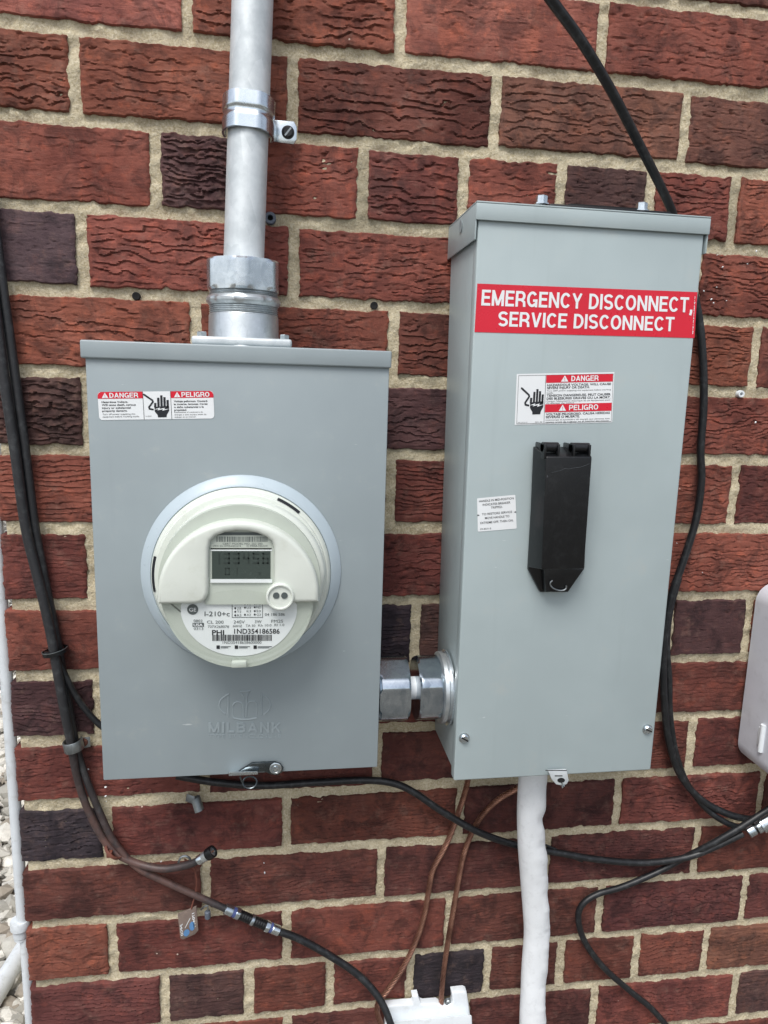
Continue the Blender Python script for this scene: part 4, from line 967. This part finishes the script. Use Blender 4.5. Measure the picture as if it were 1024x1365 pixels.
# thick drop cable, top right, coming off the wall towards the viewer as it rises
cable('drop_cable', [(650,-150,-0.20),(700,-52,-0.175),(735,0,-0.158),(775,55,-0.136),(815,121,-0.108),(850,188,-0.078),(880,247,-0.050),(898,288,-0.030),(915,350,-0.016),(931,420,-0.012),(937,480,-0.012),(938,540,-0.012),(934,600,-0.012),(935,640,-0.012),(928,692,-0.012),(911,748,-0.013),(897,788,-0.014),(888,832,-0.014),(884,885,-0.015),(886,940,-0.015),(892,990,-0.015),(908,1035,-0.015),(935,1066,-0.016),(968,1084,-0.018),(1000,1092,-0.022),(1040,1090,-0.03),(1090,1070,-0.03)], 0.0046,
      'thick black cable dropping diagonally from the top and looping beside the disconnect box')
cable('drop_cable', [(905,770,-0.010),(893,815,-0.010),(889,860,-0.011),(892,905,-0.011),(893,950,-0.012),(900,1000,-0.012),(915,1042,-0.013),(936,1072,-0.015),(960,1092,-0.018),(988,1103,-0.022),(1020,1098,-0.024),(1070,1080,-0.03)], 0.0040,
      'second black cable hugging the lower right side of the disconnect box')
# left bundle
o, spA = cable('service_cable', [(-70,60,-0.016),(-48,180,-0.016),(-25,290,-0.016),(-8,400,-0.016),(5,500,-0.016),(20,600,-0.016),(34,700,-0.016),(48,760,-0.017),(58,800,-0.018),(69,850,-0.018),(76,890,-0.018),(85,940,-0.018),(95,992,-0.016),(104,1040,-0.012),(120,1085,-0.011),(145,1128,-0.012),(175,1148,-0.014),(215,1158,-0.02),(250,1153,-0.026),(268,1145,-0.030)], 0.0053,
      'outer black cable of the left bundle ending in an open coax connector', mat='rubber_red', overspray=[(0,0),(0.72,0.0),(0.80,0.25),(0.88,0.8),(0.95,0.4),(1,0)])
o, spB = cable('service_cable', [(-50,60,-0.008),(-30,180,-0.008),(-9,290,-0.008),(6,400,-0.008),(20,500,-0.008),(33.5,600,-0.008),(46,700,-0.008),(57,760,-0.008),(65,800,-0.008),(75,850,-0.008),(82,890,-0.008),(91,940,-0.008),(101,992,-0.008),(114,1035,-0.009),(132,1080,-0.010),(152,1122,-0.012),(182,1155,-0.013),(220,1175,-0.013),(260,1193,-0.014),(300,1211,-0.016)], 0.0050,
      'inner black cable of the left bundle running down to the barrel coupler', mat='rubber_red', overspray=[(0,0),(0.74,0.0),(0.82,0.2),(0.89,0.8),(0.96,0.5),(1,0)])
cable('thin_cable', [(66,830,-0.012),(74,868,-0.014),(84,893,-0.013),(97,920,-0.012),(112,943,-0.012),(133,966,-0.012),(160,985,-0.014)], 0.0034, 'thin black cable branching from the left bundle behind the meter box')
cable('lower_cable', [(368,1240,-0.016),(400,1252,-0.016),(440,1274,-0.017),(478,1300,-0.020),(505,1330,-0.030),(520,1362,-0.042),(530,1400,-0.05),(536,1450,-0.05)], 0.0045, 'black cable leaving the barrel coupler towards the white bonding block')
cable('cross_cable', [(235,1034,-0.012),(290,1043,-0.012),(350,1047,-0.012),(420,1043,-0.012),(480,1040,-0.012),(520,1043,-0.014),(550,1055,-0.017),(590,1082,-0.020),(640,1110,-0.020),(690,1127,-0.014),(740,1136,-0.012),(800,1146,-0.013),(860,1150,-0.015),(915,1143,-0.019),(955,1128,-0.023),(990,1111,-0.026)], 0.0043,
      'black cable sagging across the wall from under the meter box to the coax plug')
cable('curled_cable', [(1075,1040,-0.034),(1040,1068,-0.034),(1010,1088,-0.034),(985,1104,-0.032),(950,1124,-0.026),(915,1142,-0.014),(875,1163,-0.011),(830,1182,-0.011),(796,1192,-0.011),(776,1206,-0.012),(771,1226,-0.012),(780,1256,-0.012),(805,1290,-0.012),(840,1321,-0.012),(872,1348,-0.013),(900,1385,-0.014),(925,1440,-0.014)], 0.0041,
      'black cable curling in a hook down the wall at the lower right')
cable('thin_cable', [(726,1126,-0.010),(745,1134,-0.010),(768,1145,-0.010),(776,1148,-0.008)], 0.0016, 'short loose black wire end beside the white sleeve')

# fittings on the cables
def barrel(name, p, d, prof, mat, parent, seg=28, sm=30):
    return MB().lathe(prof, p, d, seg).build(name, mat, parent, sm)
MAT['blue'] = mat_plain('blue_band', srgb(72, 84, 132), 0.4); MAT['tagm'] = mat_plain('weathered_tag', srgb(118, 104, 96), 0.6, var=0.2, dirt=srgb(160, 140, 128), dirt_amt=0.5); MAT['tagblue'] = mat_plain('tag_blue', srgb(88, 132, 178), 0.6, var=0.1)
def coax(p, d, parent):
    d = Vector(d).normalized(); p = np.array(p); D = np.array(d)
    barrel('crimp_sleeve', p, d, [(0.0054,0),(0.0062,0.0006),(0.0062,0.0095),(0.0059,0.010)], MAT['zinc'], parent)
    barrel('colour_band', p+D*0.010, d, [(0.0058,0),(0.0058,0.0040)], MAT['blue'], parent)
    MB().lathe([(1, 0.0052*q) for q in np.linspace(0,1,7)], p+D*0.014, d, 48, rfun=nutshape(0.0074, 0.0052, 0.2)).build('hex_nut', MAT['zinc'], parent, 28)
    return p+D*0.0192
p0 = at(300,1211,-0.016); p1 = at(372,1241,-0.016); dv = (p1-p0)/np.linalg.norm(p1-p0); LL = np.linalg.norm(p1-p0)
bc = empty('coax_coupler', (p0+p1)/2, 'silver and black barrel coupler joining two coax cables', 'coupler')
e0 = coax(p0, dv, bc); e1 = coax(p1, -dv, bc)
prof = []; n_ = 24
for k in range(n_): prof.append((0.0060 if k % 2 else 0.0056, np.linalg.norm(e1-e0)*k/(n_-1)))
barrel('barrel', e0, dv, prof, MAT['black'], bc, 28, 20)
barrel('barrel_collar', (e0+e1)/2-dv*0.0022, dv, [(0.0058,0),(0.0066,0.0006),(0.0066,0.0036),(0.0058,0.0044)], MAT['zinc'], bc)
q0 = at(265,1147,-0.0305); q1 = at(290,1131,-0.037); dv = (q1-q0)/np.linalg.norm(q1-q0)
op_ = empty('coax_plug', q0, 'open coax plug with a hollow black end pointing up to the right', 'connector')
barrel('crimp_sleeve', q0, dv, [(0.0050,0),(0.0056,0.0005),(0.0056,0.007),(0.0054,0.0075)], MAT['zinc'], op_)
barrel('plug_body', q0+dv*0.0065, dv, [(0.0054,0),(0.0060,0.006),(0.0066,0.010),(0.0066,0.0145)], MAT['cast'], op_)
barrel('plug_end', q0+dv*0.0142, dv, [(0.0068,0),(0.0070,0.002),(0.0070,0.0085),(0.0065,0.009),(0.0052,0.009),(0.0050,0.003),(0.0,0.003)], MAT['black'], op_)
barrel('centre_pin', q0+dv*0.017, dv, [(0.0011,0),(0.0011,0.0065),(0.0006,0.0070)], MAT['copper'], op_)
q0 = at(996,1109,-0.027); q1 = at(1040,1085,-0.032); dv = (q1-q0)/np.linalg.norm(q1-q0)
rp = empty('coax_plug', q0, 'silver threaded coax plug at the right edge below the pale box', 'connector')
barrel('crimp_sleeve', q0, dv, [(0.0072,0),(0.0082,0.0006),(0.0082,0.009),(0.0078,0.010)], MAT['zinc'], rp)
barrel('black_ring', q0+dv*0.010, dv, [(0.0074,0),(0.0074,0.003)], MAT['black'], rp)
MB().lathe([(1, 0.006*q) for q in np.linspace(0,1,7)], q0+dv*0.013, dv, 48, rfun=nutshape(0.0100, 0.006, 0.1)).build('hex_nut', MAT['zinc'], rp, 28)
barrel('flange', q0+dv*0.019, dv, [(0.0118,0),(0.0118,0.003),(0.0112,0.0034)], MAT['zinc'], rp)
barrel('plug_body', q0+dv*0.0224, dv, [(0.0104,0),(0.0104,0.03)], MAT['zinc'], rp)

# cable clip and ties
c0 = at(98, 993, -0.012)
ck = empty('cable_clip', c0, 'grey metal clip screwed to the wall around the left cable bundle', 'cable clip')
d1 = (spA[len(spA)//2]-spA[len(spA)//2-1]); axc = Vector(at(102,1010,-0.012)-at(93,975,-0.012)).normalized()
MB().lathe([(0.0105,-0.006),(0.0108,-0.0055),(0.0108,0.0055),(0.0105,0.006),(0.0095,0.006),(0.0095,-0.006),(0.0105,-0.006)], c0, axc, 32, ref=(0,-1,0), a0=math.radians(-120), a1=math.radians(120)).build('band', MAT['dull'], ck, 40)
pl = MB().hexa([at(104,999,-0.004),at(121,995.5,-0.004),at(120,982,-0.004),at(103,984,-0.004)]+[at(104,999,-0.0015),at(121,995.5,-0.0015),at(120,982,-0.0015),at(103,984,-0.0015)], 0.0006).build('screw_tab', MAT['dull'], ck)
MAT['rust'] = mat_plain('rusty_screw', srgb(98, 62, 50), 0.75, 0.3, var=0.3, scale=300)
MB().lathe([(0.0050,0),(0.0048,0.0012),(0.003,0.002),(0.0,0.0022)], at(111.5,989.5,-0.004), (0,-1,0), 20, caps=False).build('clip_screw', MAT['rust'], ck)
def tie(cx_, cy_, Y, r, tilt, label, mat='black', head=(0,0)):
    c = at(cx_, cy_, Y); t = empty('cable_tie', c, label, 'cable tie'); a = Vector((math.sin(tilt), 0, math.cos(tilt)))
    MB().lathe([(r,-0.0019),(r+0.0007,-0.0019),(r+0.0007,0.0019),(r,0.0019),(r,-0.0019)], c, a, 32).build('loop', MAT[mat], t, 40)
    h = at(cx_+head[0], cy_+head[1], Y-0.008); MB().box(h[0]-0.0032,h[0]+0.0032,h[1]-0.002,h[1]+0.004,h[2]-0.0034,h[2]+0.0034,0.0008).build('lock_head', MAT[mat], t)
    return t
t_ = tie(74, 868, -0.0125, 0.0128, -0.2, 'black cable tie with a pale edge around the left cable bundle', 'black', (-11,5))
MB().lathe([(0.0129,0.0019),(0.0137,0.0019),(0.0137,0.0027),(0.0129,0.0027),(0.0129,0.0019)], at(74,868,-0.0125), Vector((math.sin(-0.2),0,math.cos(-0.2))), 32, ref=(0,-1,0), a0=math.radians(-95), a1=math.radians(95)).build('pale_edge', MAT['dull'], t_, 40)
MAT['tierust'] = mat_plain('sprayed_tie', srgb(110, 64, 52), 0.6, var=0.2, scale=200)
tie(152, 1133, -0.012, 0.0115, 0.75, 'reddish cable tie around the two cables below the clip', 'tierust', (-6,6))
# old hook clip, tag, hanging bits, wall plugs
hk_ = empty('wall_clip', at(258,1072,-0.006), 'empty grey hook clip on the mortar below the meter box', 'cable clip')
cl0 = at(262,1072,-0.014); MB().lathe([(0.0058,-0.008),(0.0066,-0.008),(0.0066,0.008),(0.0058,0.008),(0.0058,-0.008)], cl0, Vector((-0.3,0.25,0.9)), 24, ref=(1,0,0), a0=math.radians(-120), a1=math.radians(140)).build('hook', MAT['dull'], hk_, 40)
MB().hexa([at(247,1068,-0.004),at(258,1072,-0.012),at(260,1062,-0.012),at(249,1058,-0.004)]+[at(247,1068,0.002),at(258,1072,-0.009),at(260,1062,-0.009),at(249,1058,0.002)], 0.0006).build('arm', MAT['dull'], hk_)
tg = empty('identification_tag', at(250,1228,-0.012), 'small weathered plastic tag hanging from a wire below the coax plug', 'tag')
yt = -0.012; tgp = [(237,1218.5),(262,1207.5),(264.5,1240),(260,1245),(244,1252),(240.5,1250)]
tb_ = MB().prism(P2(tgp, yt), yt-0.0008, yt+0.0008, 0.0004).build('card', MAT['tagm'], tg)
S = Sheet(quad([(237,1218.5),(262,1207.5),(265,1243),(241,1253)], yt-0.0008)); bl = MB()
S.disc(bl, 0.35, 0.82, 0.17, 0.13, L1, 14); S.disc(bl, 0.68, 0.66, 0.15, 0.17, L1, 14); bl.build('blue_mark', MAT['tagblue'], tb_, 0)
wl = MB(); S.stroke(wl, [(0.3,0.62),(0.62,0.34)], 0.03, 0.025, L1); S2 = Sheet([S.pt(0.86,0.20),S.pt(0.86,0.74),S.pt(0.72,0.74),S.pt(0.72,0.20)])
S2.text(wl, '170444', 0.0, 1.0, 0.0, -0.9, L1, 0.02); S3 = Sheet([S.pt(0.16,0.42),S.pt(0.16,0.86),S.pt(0.04,0.86),S.pt(0.04,0.42)]); S3.text(wl, 'JHPCO', 0.0, 1.0, 0.0, -0.9, L1, 0.02)
wl.build('lettering', MAT['sticker'], tb_, 0)
MB().tube(spline([at(x,y,-0.013) for x,y in ((246,1145),(255,1152),(261,1165),(262,1180),(260,1194),(257,1204),(255,1212))]), 0.0009, 6).build('wire', MAT['tierust'], tg)
MB().tube(spline([at(x,y,-0.016) for x,y in ((238,1150),(241,1143),(248,1141),(254,1146),(250,1152),(240,1152))]), 0.0014, 6).build('wire_knot', MAT['dull'], tg)
MAT['greyblue'] = mat_plain('grey_clip', srgb(92, 100, 112), 0.6, var=0.15)
wp = empty('wire_end_cap', at(277,1218,-0.008), 'tiny grey-blue wire cap hanging just right of the tag', 'wire cap')
MB().lathe([(0.003,0),(0.0036,0.001),(0.0036,0.009),(0.0026,0.010)], at(277,1224,-0.008), (0,0,1), 16).build('cap', MAT['greyblue'], wp)
MB().tube(spline([at(268,1213,-0.006), at(272,1209,-0.008), at(277,1207,-0.008), at(277,1214,-0.008)]), 0.0010, 6).build('wire', MAT['dull'], wp)
def plug(x, y, r, ri, mat, label):
    p = at(x, y, 0.004); t = empty('wall_plug', p, label, 'wall plug')
    MB().lathe([(r,-0.004),(r,0.0062),(r*0.92,0.007),(ri,0.007),(ri*0.9,0.002)], p, (0,-1,0), 28, caps=False).build('sleeve', MAT[mat], t)
    MB().lathe([(ri,0.0022),(0.0,0.0022)], p, (0,-1,0), 20, caps=False).build('bore', MAT['hole'], t)
plug(984, 525, 0.0042, 0.0021, 'white', 'white plastic wall plug in the mortar at the right'); plug(360.5, 292, 0.0060, 0.0030, 'greyblue', 'dark grey wall plug in the mortar right of the conduit')
for x, y, lb in ((183,395.5,'round weep hole in the mortar left of the conduit hub'),(498,408,'round weep hole in the mortar right of the conduit hub')):
    h = MB().lathe([(0.0041,-0.01),(0.0041,0.0062),(0.0036,0.0065),(0.0,0.0060)], at(x,y,0.0068), (0,-1,0), 24, caps=False).build('drilled_hole', MAT['hole'], None); tag(h, lb, 'hole')

# ------------------------------------------------------------------ bare copper wires
def copper(pts, label):
    sp_ = spline([at(x,y,Y) for x, y, Y in pts], 0.002); o = empty('copper_wire', sp_[-1], label, 'copper wire', 'bare copper ground wires')
    P = [Vector(p) for p in sp_]; n = len(P); t0 = (P[1]-P[0]).normalized(); nr = Vector((0,-1,0)); nr = (nr-t0*nr.dot(t0)).normalized(); fr_ = []
    for i in range(n):
        t = (P[min(i+1,n-1)]-P[max(i-1,0)]).normalized(); nr = (nr-t*nr.dot(t)).normalized(); fr_.append((nr.copy(), t.cross(nr)))
    L = 0.0
    for k in range(6):
        q = []; L = 0
        for i in range(n):
            if i: L += (P[i]-P[i-1]).length
            a = 2*math.pi*(k/6+L/0.036); q.append(P[i]+(fr_[i][0]*math.cos(a)+fr_[i][1]*math.sin(a))*0.0023)
        MB().tube(q, 0.00135, 7).build('strand', MAT['copper'], o, 60)
copper([(626,1028,-0.03),(621,1052,-0.014),(613,1078,-0.009),(601,1112,-0.008),(590,1135,-0.010),(577,1160,-0.009),(571,1190,-0.009),(566,1218,-0.009),(557,1248,-0.009),(540,1285,-0.010),(518,1318,-0.012),(505,1335,-0.014),(503,1350,-0.014),(512,1375,-0.014),(524,1410,-0.014)], 'left twisted bare copper wire slanting down behind the white block')
copper([(704,1044,-0.05),(686,1053,-0.040),(664,1066,-0.028),(645,1084,-0.016),(630,1108,-0.009),(618,1140,-0.008),(610,1180,-0.010),(604,1215,-0.010),(598,1250,-0.010),(592,1290,-0.009),(589,1320,-0.008),(588,1338,-0.008),(588,1350,-0.008)], 'right twisted bare copper wire ending in the notch of the white block')

# ------------------------------------------------------------------ white sleeved cable below the disconnect
def sleeve():
    ctr = [(712,1000,-0.062),(711,1030,-0.062),(708,1075,-0.058),(708,1120,-0.052),(711,1165,-0.045),(714,1205,-0.040),(716,1245,-0.036),(713,1290,-0.034),(711,1330,-0.034),(710,1380,-0.034),(712,1450,-0.036),(714,1600,-0.036)]
    sp_ = spline([at(*p) for p in ctr], 0.0022); n = len(sp_); seg = 64; V = []; Fc = []
    for i, p in enumerate(sp_):
        for k in range(seg):
            a = 2*math.pi*k/seg; s_ = i*0.0022*1000
            c = math.cos(a); side = 1/(1+math.exp(-5*(math.sin(a)-0.25)))            # gathers on the right side
            fold = (vn((s_+10*math.cos(a))/19.0, 1.2*math.sin(a)+5, 51)-0.5)*4.2*side + (vn((s_+7*math.cos(a))/5.5, 1.5*math.sin(a)+8, 52)-0.5)*0.8*side
            fold = fold + (vn(s_/60, 0.9*math.sin(a)+1.1*math.cos(a)+20, 53)-0.5)*1.6 + (vn((s_-25*math.sin(a))/30, 1.3*math.cos(a)+31, 54)-0.5)*0.5
            r = 0.0168+fold*0.0011
            V.append((p[0]+r*math.sin(a)*1.0, p[1]-r*c*0.85, p[2]))
    for i in range(n-1):
        for k in range(seg):
            q = i*seg+k; w_ = i*seg+(k+1) % seg; Fc.append((q, w_, w_+seg, q+seg))
    o = MB().add(V, Fc).build('sleeved_cable', MAT['fabric'], None, 80); tag(o, 'thick white wrinkled sleeve hanging from the bottom of the disconnect box', 'cable')
sleeve()

# ------------------------------------------------------------------ white bonding block at the bottom
yb = -0.014
bb = empty('bonding_block', at(570,1400,-0.03), 'white plastic bonding block at the bottom edge with a notched top', 'bonding block')
pts = [(514,1342),(549.5,1339),(551.5,1336),(549.5,1328.5),(557.5,1327.5),(561,1338),(565,1339.5),(583,1338),(590,1342.5),(597,1343),(602,1340),(603.5,1334),(602.5,1323.5),(619,1321.5),(622.5,1323.5),(625,1338),(627,1352),(630,1440),(512,1440)]
MB().prism(P2(pts, yb), yb, -0.004, 0.0022, 3).build('housing', MAT['white'], bb, 40)
MB().hexa([at(513,1362,yb-0.012),at(629,1353,yb-0.012),at(633,1440,yb-0.012),at(512,1440,yb-0.012)]+[at(513,1362,yb+0.0085),at(628,1352,yb+0.0085),at(632,1440,yb+0.0085),at(512,1440,yb+0.0085)], 0.0018, 3).build('lid', MAT['white'], bb)
s1, s2 = MB(), MB(); screw(s1, s2, at(597.5,1335,-0.006), 0.0050, 0.004, 0.4); o = s1.build('terminal_screw', MAT['dull'], bb); s2.build('screw_slot', MAT['hole'], o, 0)

# ------------------------------------------------------------------ pale utility box at the right edge
bx = at(997,975,-0.02)[0]; zb_ = at(1030,1040,-0.06)[2]; ztp = at(1024,788,-0.04)[2]
ub = empty('utility_box', (bx+0.09,-0.04,zb_), 'pale lilac plastic utility box with rounded corners at the right edge', 'utility box')
def rounded(x0, x1, z0, z1, r, n=8):
    o = []
    for cx_, cz_, a in ((x1-r,z1-r,0),(x0+r,z1-r,90),(x0+r,z0+r,180),(x1-r,z0+r,270)):
        for k in range(n+1): t = math.radians(a+90*k/n); o.append((cx_+r*math.cos(t), cz_+r*math.sin(t)))
    return o
MB().prism(rounded(bx, bx+0.19, zb_, ztp, 0.024), -0.092, -0.004, 0.012, 5).build('housing', MAT['lilac'], ub, 50)
hp0 = at(1021,966,-0.048); hg = MB(); hg.tube([(bx-0.001,-0.048,hp0[2]),(bx-0.001,-0.048,hp0[2]-0.036)], 0.0034, 12); hg.box(bx-0.0015,bx+0.004,-0.049,-0.040,hp0[2]-0.030,hp0[2]-0.006,0.0008); hg.build('hinge', MAT['white'], ub)

# ------------------------------------------------------------------ white pvc pipe at the house corner, and the pipe on the gravel
pxX = XC-0.0062
pv = empty('corner_pipe', (pxX, 0.012, 0.0), 'white plastic pipe standing along the left corner of the wall', 'pipe')
zc1, zc0 = at(22,1226,0.012)[2], at(22,1252,0.012)[2]; ztop = at(2,790,0.012)[2]
MB().lathe([(0.0058,0),(0.0058,zc0+0.002)], (pxX,0.012,0), (0,0,1), 36).build('pipe_length', MAT['pvc'], pv)
MB().lathe([(0.0066,0),(0.0066,2.9-zc1)], (pxX-0.001,0.012,zc1-0.004), (0,0,1), 36).build('pipe_length', MAT['pvc'], pv)
MB().lathe([(0.0062,0),(0.0078,0.001),(0.0078,0.004),(0.0086,0.005),(0.0092,0.014),(0.0112,0.016),(0.0112,zc1-zc0-0.002),(0.0104,zc1-zc0)], (pxX-0.004,0.012,zc0), (0,0,1), 36).build('coupling', MAT['pvc'], pv, 30)
def ground_pt(px, py, z):
    d = RC @ np.array([(px-512)/F, 1.0, -(py-682.5)/F]); t = (z-CAM[2])/d[2]; return CAM+d*t
g0, g1 = ground_pt(-30,1365,0.045), ground_pt(30,1268,0.045); gd = (g1-g0)
gp_ = MB().tube([g0-gd*0.8, g0, g1, g1+gd*0.25], 0.024, 24).build('drain_pipe', MAT['pvc'], None); tag(gp_, 'white pipe lying on the gravel at the bottom left', 'pipe')
